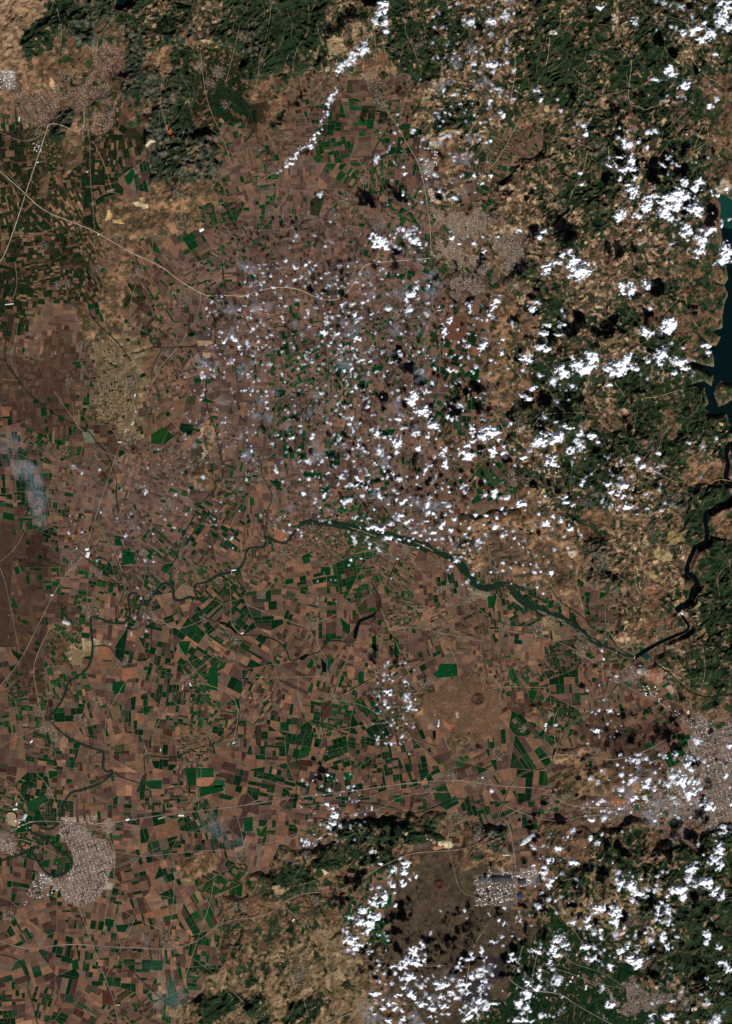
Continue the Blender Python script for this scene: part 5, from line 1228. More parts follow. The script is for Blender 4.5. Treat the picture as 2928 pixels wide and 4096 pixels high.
# ------------------------------------------------------------------ clouds
CB = {
'20': "30,430,35,20 90,440,20w 20,140,25w 100,110,25,30w 740,45,30,15 960,120,30,20 985,150,20 1200,20,50,20w 1290,45,40,20w 1440,150,20 1590,20,40 1560,110,35,50 1590,175,35,25 1300,210,25 1370,210,30,35 1430,255,40,20 1480,215,25 1520,360,22,12 1200,460,20 1225,495,30,20 1130,530,30,15 1330,570,30,30 1280,640,30,15w 1520,660,15w 1475,715,18 330,600,30w 350,655,15 630,830,20w 650,895,12 1120,880,20w 905,935,15,25 930,970,25,20 1000,940,15 1060,980,12 870,1045,60,12 950,1070,30 840,1100,45,20 910,1120,60,28 880,1180,12,25 1165,1100,20,15 1250,1100,12 625,1225,18,12 610,1155,12 940,1230,30,20 965,1280,45,50 1310,1215,20 1395,1230,35,30 1260,1280,25,25 1060,1310,25,25 1100,1300,40,10 1060,1370,35,45 1200,1310,30,30 1160,1350,25 1170,1400,35,40 1260,1360,35,40 1310,1310,30,25 1370,1380,45,50 1215,1460,20,25 890,1435,45,30 985,1440,30,20 1420,1440,15,10 1320,1520,25,35 1300,1560,20 1450,1540,45,40 1430,1600,35,40 1400,1680,40,25 1580,1670,45,35 1580,1260,20 1530,1300,15 1555,1500,12 190,1545,25,15 380,1540,30,12 340,1580,15 70,1575,20,8 500,1690,25,15 540,1670,12 145,1100,15w 15,1170,15 20,940,12 1610,1460,12w 15,230,12w 60,250,10w 180,600,8w 485,740,10w 100,770,12 460,660,8w 1180,130,12w 1250,180,10w",
'21': "400,85,30,30 450,40,35,15 570,40,35,30 620,90,65,50 590,130,50,20 665,50,25,25 900,210,30,35 950,220,35,45 1050,195,30,25 895,250,30,10 1380,10,25,12 1560,30,45,25 1450,595,25,15 1460,640,15,15 1215,440,45,25 1195,480,30,25 1070,510,40,20 1140,515,20w 1050,495,25 60,290,25,18 10,390,20,25 45,420,15 35,340,20 320,305,18,15 290,350,20,15 390,460,25,12 365,515,40,15 470,460,20w 510,455,12 470,525,25,8 350,605,25,15 400,625,40,20 265,680,40,22 95,640,12,20 15,690,12 100,555,12 560,680,20,18 680,680,30,40 720,690,20 590,720,50,25 650,740,55,30 610,765,50,25 500,765,35,30 495,800,12 785,750,28,25 870,720,30,30 930,690,35,35 860,775,40,25 975,755,18,15 825,800,15 905,740,25,20 805,855,18,15 1070,700,18 1100,660,25w 1150,650,30,40 1130,710,20 1260,710,50,25 1235,770,25,20 1310,750,30,20 1060,820,12w 350,795,30,12 430,830,25w 570,870,25,15 530,900,15 300,880,22,12 220,930,20,12 265,945,20,12 370,1065,25,20w 465,1105,20,12 500,1130,25,10 545,1145,20,8 20,1180,45,30 70,1220,30,20 40,1300,25,35 95,1310,35,20 110,1270,15 240,1340,18,12 270,1300,20w 385,1190,50,18 450,1200,45,35 350,1220,35,35 310,1250,20w 610,1180,25,18 690,1190,20,18 730,1245,10 545,1275,25,25 600,1250,30w 430,1380,45,38 390,1370,25 560,1380,15 1140,1310,18,10 995,1355,12,20 1025,1400,18 1130,1440,12w 1340,1250,15w 1430,1275,20w 885,1475,20,15 800,1520,20,12 900,1530,35,22 960,1545,15 820,1570,20,15 870,1590,35,25 760,1630,15w 830,1655,12 930,1670,35,20 960,1610,12 1050,1585,20,10 1090,1620,10w 1420,1480,12w 520,1640,30,15 570,1655,20,12 620,1520,12 40,1570,20,25 130,1610,20,12 220,1650,30,20 380,1600,12 90,1680,10 525,1600,15 1520,1210,12w 1080,345,16w 150,1115,10 450,1440,8 230,760,14w",
'11': "1110,250,30,20 1155,210,18 1225,205,18 430,468,25,12 525,500,25,22 620,515,20,15 765,548,30,15 740,405,20,35 855,375,15,25 960,350,20w 1100,350,25w 1370,440,25,25 1335,500,15,35 1330,550,10,20 1500,330,18,20 1480,590,30,20 1590,590,30,30 980,710,15,12 1180,765,30w 1440,845,20,12 1215,900,18,20 1100,965,30,30 1125,930,24,30 1190,1030,42,28 1205,1000,18,15 1025,1083,25,12 1260,1130,32,32 1350,1070,15 1440,990,20w 1575,940,35,10 885,1180,20,25 1020,1240,30,35 1015,1300,18,20 1150,1180,20,20 1225,1200,22,30 1165,1270,20 1515,1170,18,40 1590,1210,35,25 1480,1260,25,20 1480,1320,48,32 1335,1290,15,15 1335,1370,18,45 1215,1420,15,25 900,1290,20,30w 760,1250,15 800,1300,18w 870,1385,18 770,1420,15w 750,1470,15 1155,1465,12 1030,1490,18w 990,1450,15 1080,1470,10 540,1590,20 400,1580,15 690,1530,20w 820,1545,20 750,1520,15 1045,1640,25,20 1220,1660,22,18 910,1600,12w 1000,1560,20w 1330,1640,12 1400,1640,15w 1610,1585,18 670,1640,25w 470,1620,25w 320,1210,25,15 115,220,10 410,60,12 470,62,14 720,320,14w 790,310,12w 1030,950,14w 1050,1150,10 600,770,8 840,900,10 830,940,10",
'10': "900,1580,45,35 880,1640,60,12 940,1640,20 1080,1560,30w 1130,1600,25 1170,1620,15 1060,1540,20 930,20,30,25 945,70,18 890,160,35,15 945,150,15,30 945,210,18w 820,260,15,25w 790,330,30,35w 690,410,30w 640,440,35w 610,470,30,20 585,680,14,24w 430,970,24,16 380,990,18,12 345,1040,14 305,1080,12 880,1060,20,25w 1065,1155,18,12 1180,1060,16 1060,1110,12w 1000,1080,8 965,990,10w 1130,860,14w 1120,890,10w 1200,780,10w 1200,930,12 1300,1275,18,10 1240,1255,10w 1055,1295,12 1170,1270,8 1245,960,12w 1270,1170,16w 1210,1190,10 1330,600,20,30w 1400,630,25w 1440,690,12 1360,540,14w 1420,880,18w 1530,1170,18,12 1440,1170,12w 1395,1070,14w 1560,890,12 1570,930,14w 1590,1220,12 1530,770,10w 1570,815,12w 1530,420,22w 1570,480,8,25w 1520,130,25w 1500,150,30w 1350,190,10w 1420,290,14w 1590,70,12 1390,1580,18 1370,1540,12w 1430,1620,10 1530,1620,12 1590,1580,12w 1590,1680,20 1490,1570,8 510,1290,18w 540,1640,14w 1280,1100,8w 1300,780,14w 1020,760,10w",
'01': "980,1570,18,15 500,1410,20w 540,1440,15w 1490,570,15 1160,1590,15w 665,1420,12w 1350,1470,14w 1350,920,10 1060,1390,8w 1540,700,20w 1590,600,14 1570,560,12 1410,300,14w 1450,380,12w 1460,1140,8 1500,1110,8 1180,870,8w 1230,1190,10w 1380,480,8w 1560,80,10w",
'12': "900,110,45,18 970,75,18 975,170,30,18 1040,185,30,15 1250,140,28,15 1050,20,20 1180,150,20w 1400,50,12 1330,70,12 1410,320,15 1460,270,10w 1520,410,12w 1600,80,10 1280,40,15w 900,250,18w 550,150,10 360,115,14 265,125,14w 380,160,8 710,320,8 780,310,6 1020,310,8w 700,355,8w 330,350,6w 500,200,8w 980,440,6w 1480,465,12w 1570,240,15w 1560,470,10w 1450,300,10w 1220,60,12 1100,60,10 1310,100,12 1380,120,14 1440,80,12 1340,20,14 1260,10,14 1500,110,12 1540,20,10 1370,270,12 1320,180,12w 1610,20,14 960,1120,12,25w 950,1190,18,20 940,1275,15 975,1210,15 1070,1130,15w 1100,1140,12w 1080,1230,25,40w 1090,1300,20w 880,1280,12w 1050,1490,15w 1080,1410,8 960,1300,10 1070,1500,10 1100,1520,8w 1040,1010,10w 960,1000,12w 870,1030,12w 1270,1350,8w 1295,1410,6,18 830,1030,8w 1100,1610,8w 960,1640,8w",
'22': "40,100,18 390,75,25,18 485,60,15,18 540,115,22,18 430,25,12 340,15,12 60,35,12 90,160,12 180,170,10 235,195,12w 150,370,12w 100,335,12w 415,400,12,18 330,495,12,22 365,545,15,10 535,240,10 990,15,20,8 245,490,12w 350,400,8 15,400,8 320,290,8w 155,475,6 240,400,8 205,210,8 620,155,12w 270,270,8w 710,780,12w 760,920,10w 770,975,8 660,1190,10w 740,1150,8w 700,1060,8w 720,1450,16 800,1320,18w 820,1330,10w 740,1320,8w 770,1250,8w 920,1500,10w 1165,1620,18,10 1055,1640,15w 1000,1660,20w 1080,1670,12w 880,1620,10w 1390,1530,30,30w 1340,1640,25w 1600,1555,20,15 1180,1070,6w 450,1415,12w 850,1425,8w 1400,1640,14w 1470,1690,12 1320,1680,20 1600,1635,10 940,1640,8",
'13': "430,110,12 550,45,12 550,240,20,12 590,265,12 610,310,20,20 740,300,12,15 600,370,20 640,380,20w 560,390,15w 400,490,25,15w 440,490,20w 380,470,10w 1040,600,15 1075,630,25,10 1005,670,25,22 960,740,30w 990,780,18,12 1060,690,25 1090,670,12,30 1050,770,18,25 1105,740,10 1140,715,15 1000,830,15 930,850,22,35 870,860,15,20 860,900,25,18 920,900,22,20 800,950,35,18 850,985,30,20 885,1000,18 830,1030,30,25 760,1030,25 780,1100,30,20 820,1090,20 720,1110,25,18 700,1150,30,20 750,1130,30,20 740,1200,25,25 700,1210,18w 770,1180,20 670,1090,20w 690,990,18w 1005,915,10 900,800,20w 850,800,12w 910,635,10 895,595,8 850,550,12w "
      "1190,1170,15,25 1150,1210,30,20 1110,1200,20 1130,1240,30,20 1080,1260,20w 1180,1240,20w 1150,1290,35,30 1070,1300,25,25 1040,1320,20 1000,1320,25,12 1190,1280,15 1000,1250,12w 1090,1390,30,22 1050,1400,18 930,1370,18w 980,1430,20w 1060,1460,15 900,1420,15w 860,1480,20,25 880,1500,25,18 1010,1510,20,22 1110,1500,30,25 960,1560,15 1000,1560,22,20 1000,1600,20 1050,1610,15 920,1600,20,12 1180,1570,25,22 1130,1650,20,18 1060,1670,22,20 965,1680,20,22 870,1640,25,25 850,1600,25w 870,1560,20w 1230,1530,22,15 1250,1600,30,22 1250,1660,35,15 1210,1500,15w 1290,1430,20,18 1330,1450,35,22 1370,1490,25,18 1310,1520,30,12 1320,1580,25,18 1350,1640,25,10 1440,1410,15,12 1470,1440,40,20 1510,1380,30,25 1450,1480,25w 1490,1500,20,12 1420,1530,25,10 1560,1560,30,25 1540,1600,30,30 1490,1650,45,22 1560,1650,15 1570,1460,20w 1510,1275,25,8 1550,1380,15 1580,1215,18,22 1580,1250,10 1600,1350,15w 1470,945,10w 1310,950,10w 1480,1000,8w 1240,1110,10,30w 1425,1330,15w 710,400,14w 730,120,10w 700,200,8w 790,100,10w 520,120,10w 460,80,8w 570,150,10 620,80,8w 620,1630,8w 1585,65,8",
'23': "760,20,15 680,70,15w 720,105,12 890,40,15w 970,75,22,15 890,145,20w 970,200,20,18 1050,120,35,25 1110,140,20 1080,80,20w 1140,80,15 1200,110,30,20w 1240,50,30w 1350,10,35,15 1300,70,30 1350,90,40,25 1340,165,35,25 1300,120,15 1410,140,15w 1250,235,25,12w 1470,240,35,30 1460,270,30,15 1340,200,20w 1585,55,15,18 1610,130,10 1570,400,30,20w 1570,430,30,18 1430,325,20,10w 1500,440,12w 1400,505,15w 1620,240,8 1110,350,15w 750,285,20,12 770,330,18w 695,345,18,12 30,160,15w 875,265,12w 685,470,12,15 725,500,20,12 900,430,12w 760,440,10w 530,460,10 560,420,20w 470,540,20,15 310,530,15w 365,520,15,20w 355,595,25,18 400,610,20,20 570,625,25,18 510,600,6 375,660,12,15 370,700,15 375,735,15w 430,745,20,15 400,780,20,15 300,650,15 590,790,8 830,630,6 410,880,20w 330,920,20w 1530,550,35,40 1510,610,40,40 1480,630,25w 1550,640,15 1435,575,12 1530,670,25,15 1390,630,25,12 1360,670,30,25 1350,700,15w 1440,760,35,40 1340,740,30w 1380,780,20w 1290,810,40,25 1300,860,20,30 1330,800,25,20 1480,790,20 1510,830,30,20 1550,850,25,25 1530,800,15 1225,815,15,20 1190,860,15,20 1155,890,15,20 1135,940,22,30 1190,930,20,25w 1210,965,12 1140,1010,12,8 1210,1015,20w 1200,1045,12w 860,700,20w 850,740,15w 885,770,30,25 875,800,20,20 950,775,35,25 1015,740,15,10 1000,830,35,20 1050,860,15w 960,880,15w 1060,805,20w 1120,780,20w 1120,810,20,15 1130,725,15w 1200,690,12w 730,930,35,28 850,930,30,30 850,980,35,25 840,1020,40,30 820,920,20 900,1060,10 660,1010,18,25 665,1050,20,20 710,1100,25w 750,1090,15,20 755,1130,18,15 460,970,15w 565,1030,18w 590,990,8 205,1015,25,18 110,1035,18 70,1010,10 105,930,15w 40,1160,30,12 90,1125,18w 160,1240,15 170,1275,28,15 180,1320,10w 50,1320,12w 30,1380,12w 10,1465,15 640,1190,25,20 850,1120,25w 985,1120,15,25w 465,1150,45,40 450,1200,25,30 460,1240,45,25 500,1170,30 320,1220,30,18 350,1195,15 300,1255,10w 415,1295,25,18 350,1170,12w 690,1270,25,18 740,1285,12w 505,1310,12w 880,1220,20,18 930,1190,18,18 940,1260,25,15 985,1290,40,28 1010,1280,25 1100,1090,15,20w 1080,1150,20w 1165,1130,25,28 1190,1200,20,25 1250,1125,25,10w 1100,1250,8 1460,1110,25,18 1450,1165,15,20 1540,1195,15 1560,1290,35,15 1600,1310,35,20 1610,1340,30,25 810,1325,18 350,1330,12,20 340,1380,18,22 265,1440,25,40 265,1490,35,25 320,1470,22,45 395,1435,20w 470,1395,25w 820,1575,22,30 755,1480,18,30w 200,1560,25,20 205,1590,15 260,1590,18 230,1630,15w 230,1680,50,18 350,1650,18 430,1655,8 480,1610,12w 1185,1650,35,22 1080,1640,20,15 1080,1680,20w 1280,1500,15,25w 1300,1460,12w 1240,1550,15w 1460,1570,20w 1500,1680,40w 770,1660,20w 30,1570,30,8 1210,1370,10w 1460,1410,10w 1490,1000,10w",
'00': "",
}
CBASE = 2733.0 * math.tan(math.radians(SUN_EL))          # cloud base height, from the shadow offset
PS = (CAM_H - CBASE) / CAM_H                               # line of sight: place at cloud height
BL_ = []
for t, s in CB.items():
    for tok in s.split():
        w = tok.endswith('w'); v = [float(q) for q in tok.rstrip('w').split(',')]
        rx = v[2]; ry = v[3] if len(v) > 3 else v[2]
        X, Y = wld(t, v[0], v[1])
        k = 1.0 if not w else .95
        BL_.append((X * PS, Y * PS, rx * ZM * k, ry * ZM * k, .45 if w else 1.0))
# fields of little puffs: (tile, x0, y0, x1, y1, count, min radius, max radius, opacity)
Rc = random.Random(21)
for t, x0, y0, x1, y1, n, r0, r1, o0, o1 in (
    ("11", 0, 30, 700, 500, 105, 5, 13, .25, .8), ("11", 0, 500, 700, 1100, 125, 5, 12, .25, .75), ("11", 0, 1100, 1000, 1500, 85, 6, 14, .3, .9), ("11", 400, 1450, 1624, 1704, 60, 7, 16, .4, 1),
    ("11", 600, 30, 1250, 700, 80, 6, 13, .3, .8), ("11", 650, 600, 1250, 1200, 62, 6, 15, .35, .95), ("11", 1200, 650, 1620, 1400, 50, 7, 14, .4, 1), ("11", 1250, 300, 1624, 700, 26, 6, 12, .4, .9),
    ("10", 1150, 500, 1624, 1350, 70, 5, 12, .25, .7), ("10", 1250, 0, 1624, 500, 42, 5, 13, .2, .6), ("10", 900, 850, 1200, 1400, 22, 5, 10, .25, .6), ("10", 300, 1450, 850, 1700, 16, 5, 12, .2, .5), ("10", 950, 1480, 1240, 1690, 24, 6, 14, .4, .9),
    ("20", 0, 0, 180, 800, 36, 6, 15, .25, .65), ("20", 560, 750, 700, 950, 8, 6, 12, .3, .6), ("01", 1340, 250, 1624, 900, 68, 5, 11, .25, .8), ("01", 1220, 880, 1624, 1350, 34, 5, 9, .2, .6), ("01", 1050, 750, 1350, 1704, 26, 5, 9, .15, .45),
    ("01", 800, 1350, 1250, 1704, 22, 5, 10, .15, .4), ("01", 1250, 1350, 1624, 1704, 22, 5, 10, .15, .4), ("02", 450, 0, 1250, 330, 44, 5, 11, .15, .6), ("02", 620, 480, 1000, 900, 24, 5, 11, .2, .6), ("02", 1300, 30, 1560, 260, 10, 5, 9, .2, .6),
    ("12", 100, 0, 700, 200, 30, 5, 10, .25, .7), ("12", 700, 0, 1624, 240, 80, 6, 14, .35, 1), ("12", 1350, 200, 1624, 520, 24, 5, 10, .3, .8), ("12", 860, 1000, 1150, 1560, 80, 5, 11, .25, .8), ("12", 450, 250, 620, 620, 10, 4, 8, .2, .5),
    ("22", 0, 0, 600, 420, 46, 5, 11, .3, .8), ("22", 640, 1050, 900, 1500, 26, 4, 9, .2, .6), ("22", 860, 1600, 1600, 1704, 26, 6, 14, .3, .8), ("13", 380, 20, 830, 520, 68, 4, 10, .25, .8), ("23", 640, 0, 1500, 340, 78, 5, 14, .3, .9),
    ("13", 860, 1240, 1624, 1700, 86, 7, 15, .5, 1), ("13", 660, 900, 960, 1240, 34, 7, 14, .5, 1), ("23", 280, 400, 620, 900, 34, 5, 11, .3, .8), ("23", 0, 900, 560, 1500, 34, 5, 12, .3, .9), ("23", 820, 680, 1240, 1100, 38, 5, 12, .3, .8),
    ("23", 600, 1050, 1240, 1400, 34, 5, 12, .3, .8), ("23", 160, 1380, 520, 1704, 36, 6, 13, .3, .9), ("23", 1000, 1400, 1600, 1704, 34, 6, 14, .25, .7), ("21", 0, 250, 560, 1000, 42, 5, 12, .3, .7), ("21", 0, 1120, 700, 1700, 46, 5, 13, .3, .8),
    ("21", 720, 1320, 1180, 1700, 34, 5, 12, .3, .8), ("21", 1000, 560, 1380, 830, 18, 6, 12, .3, .7), ("20", 860, 850, 1560, 1704, 56, 6, 14, .3, .9), ("20", 1050, 0, 1624, 260, 30, 6, 16, .2, .6), ("20", 1150, 420, 1550, 760, 16, 6, 12, .25, .6)):
    for _ in range(int(n * (1.45 if t == '11' else 1.1))):
        X, Y = wld(t, Rc.uniform(x0, x1), Rc.uniform(y0, y1)); r = Rc.uniform(r0, r1) * .9 * ZM
        BL_.append((X * PS, Y * PS, r * Rc.uniform(.8, 1.4), r * Rc.uniform(.8, 1.3), Rc.uniform(o0, o1) * .75))
for P0, P1, n, r0, r1, o0, o1 in (((10 * 0 + 605, 590), (545, 760), 16, 7, 13, .4, .8), ((545, 760), (475, 920), 16, 7, 13, .4, .8), ((475, 920), (380, 985), 12, 8, 15, .5, .9), ((380, 985), (285, 1100), 14, 7, 13, .5, .9),
                               ((285, 1100), (225, 1170), 8, 6, 11, .3, .6), ((820, 260), (700, 400), 16, 10, 20, .25, .6), ((700, 400), (600, 480), 14, 9, 18, .3, .7), ((930, 10), (870, 160), 12, 9, 18, .3, .7)):
    for k in range(n):
        u = (k + Rc.random()) / n
        X, Y = wld("10", P0[0] + (P1[0] - P0[0]) * u + Rc.gauss(0, 9), P0[1] + (P1[1] - P0[1]) * u + Rc.gauss(0, 9)); r = Rc.uniform(r0, r1) * ZM
        BL_.append((X * PS, Y * PS, r, r, Rc.uniform(o0, o1)))
for t, x0, y0, x1, y1, n in (("11", 0, 0, 1300, 1704, 50), ("23", 900, 0, 1600, 350, 12), ("13", 860, 1200, 1624, 1700, 14), ("10", 1200, 300, 1624, 1300, 14), ("01", 1300, 300, 1624, 1300, 10)):
    for _ in range(n):
        X, Y = wld(t, Rc.uniform(x0, x1), Rc.uniform(y0, y1)); r = Rc.uniform(18, 42) * ZM
        BL_.append((X * PS, Y * PS, r * Rc.uniform(.8, 1.4), r, .06))
CS = 34.0
cxn = np.arange(-(hx + 600), hx + 600, CS); cyn = np.arange(-(hy + 600), hy + 600, CS)
TH = np.full((len(cyn), len(cxn)), -9.0, np.float32); OP = np.zeros_like(TH); RD_ = np.zeros_like(TH)
for X, Y, rx, ry, op in BL_:
    R_ = max(rx, ry) * 2.1
    i0, i1 = np.searchsorted(cxn, [X - R_, X + R_]); j0, j1 = np.searchsorted(cyn, [Y - R_, Y + R_])
    if i1 - i0 < 2 or j1 - j0 < 2: continue
    xs, ys = np.meshgrid(cxn[i0:i1], cyn[j0:j1])
    v = 1 - np.hypot((xs - X) / rx, (ys - Y) / ry)
    s = (slice(j0, j1), slice(i0, i1))
    m = v > TH[s]
    TH[s] = np.where(m, v, TH[s]); OP[s] = np.where(m, op, OP[s]); RD_[s] = np.where(m, min(rx, ry), RD_[s])
J, I = np.nonzero(TH > -1.1)
xs, ys = cxn[I], cyn[J]
n1 = fbm(xs + (fbm(xs, ys, 300, 2, 95) - .5) * 260, ys, 430, 5, 91, .62)
n2 = fbm(xs, ys, 150, 3, 93, .6)
t = TH[J, I]; rr_ = np.clip(RD_[J, I] / 260.0, .35, 1)
T2 = np.full_like(TH, -9.0)
T2[J, I] = .22 + t * .66 + (n1 - .48) * (2.3) * (.55 + .45 * rr_) + (n2 - .5) * (2.6 - 1.5 * rr_) + .08 - .10 * (1 - rr_)
OPn = np.zeros_like(TH)
OPn[J, I] = blur(OP, 1, 1)[J, I]
# connected clouds: runs + union-find
cellmask = (np.maximum(np.maximum(T2[:-1, :-1], T2[1:, :-1]), np.maximum(T2[:-1, 1:], T2[1:, 1:])) > 0)
OPc = OPn[:-1, :-1]
coremask = cellmask & (T2[:-1, :-1] > .16) & (OPc > .12)
lab_ = np.full(cellmask.shape, -1, np.int32)
par = []
def find(a):
    while par[a] != a: par[a] = par[par[a]]; a = par[a]
    return a
prev = []
for j in range(cellmask.shape[0]):
    row = np.concatenate([[0], coremask[j].astype(np.int8), [0]]); dd = np.diff(row)
    st = np.nonzero(dd == 1)[0]; en = np.nonzero(dd == -1)[0]
    cur = []
    pi = 0
    for a, b in zip(st, en):
        k = len(par); par.append(k); lab_[j, a:b] = k
        while pi < len(prev) and prev[pi][1] <= a: pi += 1
        q = pi
        while q < len(prev) and prev[q][0] < b:
            r1_, r2_ = find(prev[q][2]), find(k)
            if r1_ != r2_: par[max(r1_, r2_)] = min(r1_, r2_)
            q += 1
        cur.append((a, b, k))
    prev = cur
root = np.array([find(k) for k in range(len(par))])
LB = np.where(lab_ >= 0, root[np.maximum(lab_, 0)], -1)
for _ in range(5):                       # the thin margin belongs to the cloud it touches
    for sh in ((1, 0), (-1, 0), (0, 1), (0, -1)):
        nb = np.roll(LB, sh, (0, 1)); m = (LB < 0) & (nb >= 0) & cellmask & (OPc > .10)
        LB[m] = nb[m]
CJ, CI = np.nonzero(cellmask)
L_ = LB[CJ, CI]
order = np.argsort(L_, kind='stable'); CJ, CI, L_ = CJ[order], CI[order], L_[order]
uniq, start, cnt = np.unique(L_, return_index=True, return_counts=True)
print("cloud cells", len(CJ), "clouds", len(uniq))
Tpos = np.maximum(T2, 0)
Tcore = np.maximum(T2 - .27, 0)
RDb = blur(RD_, 2, 1)
HTOP = np.clip(RDb, 60, 420) * (.16 * np.sqrt(np.clip(Tpos, 0, 1)) + .3 * np.sqrt(np.clip(Tcore, 0, 1.2)) + .95 * np.clip(Tcore, 0, 1.1)) * (Tpos > 0)
core = (1 - np.exp(-6.0 * Tcore ** 1.35 * (0.2 + .8 * OPn) * np.clip(RDb / 140., .6, 1.7))) * np.clip(.38 + OPn * .75, 0, 1) * np.clip((OPn + .02) / .25, 0, 1)
veil = .12 * np.clip(Tpos / .3, 0, 1) ** 1.6 * (.2 + .8 * OPn)
ALPH = np.clip(veil + core * (1 - veil), 0, 1) * (Tpos > 0)
def cloud_mesh(name, cj, ci, loc=None):
    W_ = T2.shape[1]
    n00 = cj * W_ + ci; quad = np.stack([n00, n00 + 1, n00 + W_ + 1, n00 + W_], -1)
    un, inv = np.unique(quad, return_inverse=True); inv = inv.reshape(quad.shape)
    nj_, ni_ = un // W_, un % W_
    x, y = cxn[ni_], cyn[nj_]
    top = HTOP[nj_, ni_]; al = ALPH[nj_, ni_]
    pos = Tpos[nj_, ni_] > 0
    n = len(un); bi = np.arange(n); bi[pos] = n + np.arange(pos.sum())
    ox, oy = (float(x.mean()), float(y.mean())) if loc is None else loc
    V = np.vstack([np.column_stack([x - ox, y - oy, top]), np.column_stack([x[pos] - ox, y[pos] - oy, -.12 * top[pos]])])
    A = np.concatenate([al, np.clip(al[pos] * 1.25, 0, 1)])
    F = np.vstack([inv, bi[inv][:, ::-1]])
    me = bpy.data.meshes.new(name)
    me.vertices.add(len(V)); me.vertices.foreach_set('co', V.astype(np.float32).ravel())
    me.loops.add(F.size); me.loops.foreach_set('vertex_index', F.ravel().astype(np.int32))
    me.polygons.add(len(F)); me.polygons.foreach_set('loop_start', np.arange(0, F.size, 4, dtype=np.int32)); me.polygons.foreach_set('loop_total', np.full(len(F), 4, np.int32))
    me.polygons.foreach_set('use_smooth', np.ones(len(F), bool))
    me.update(calc_edges=True)
    a = me.attributes.new('opacity', 'FLOAT', 'POINT'); a.data.foreach_set('value', A.astype(np.float32))
    me.materials.append(M_CLOUD)
    o = bpy.data.objects.new(name, me); scene.collection.objects.link(o); o.location = (ox, oy, CBASE)
    return o
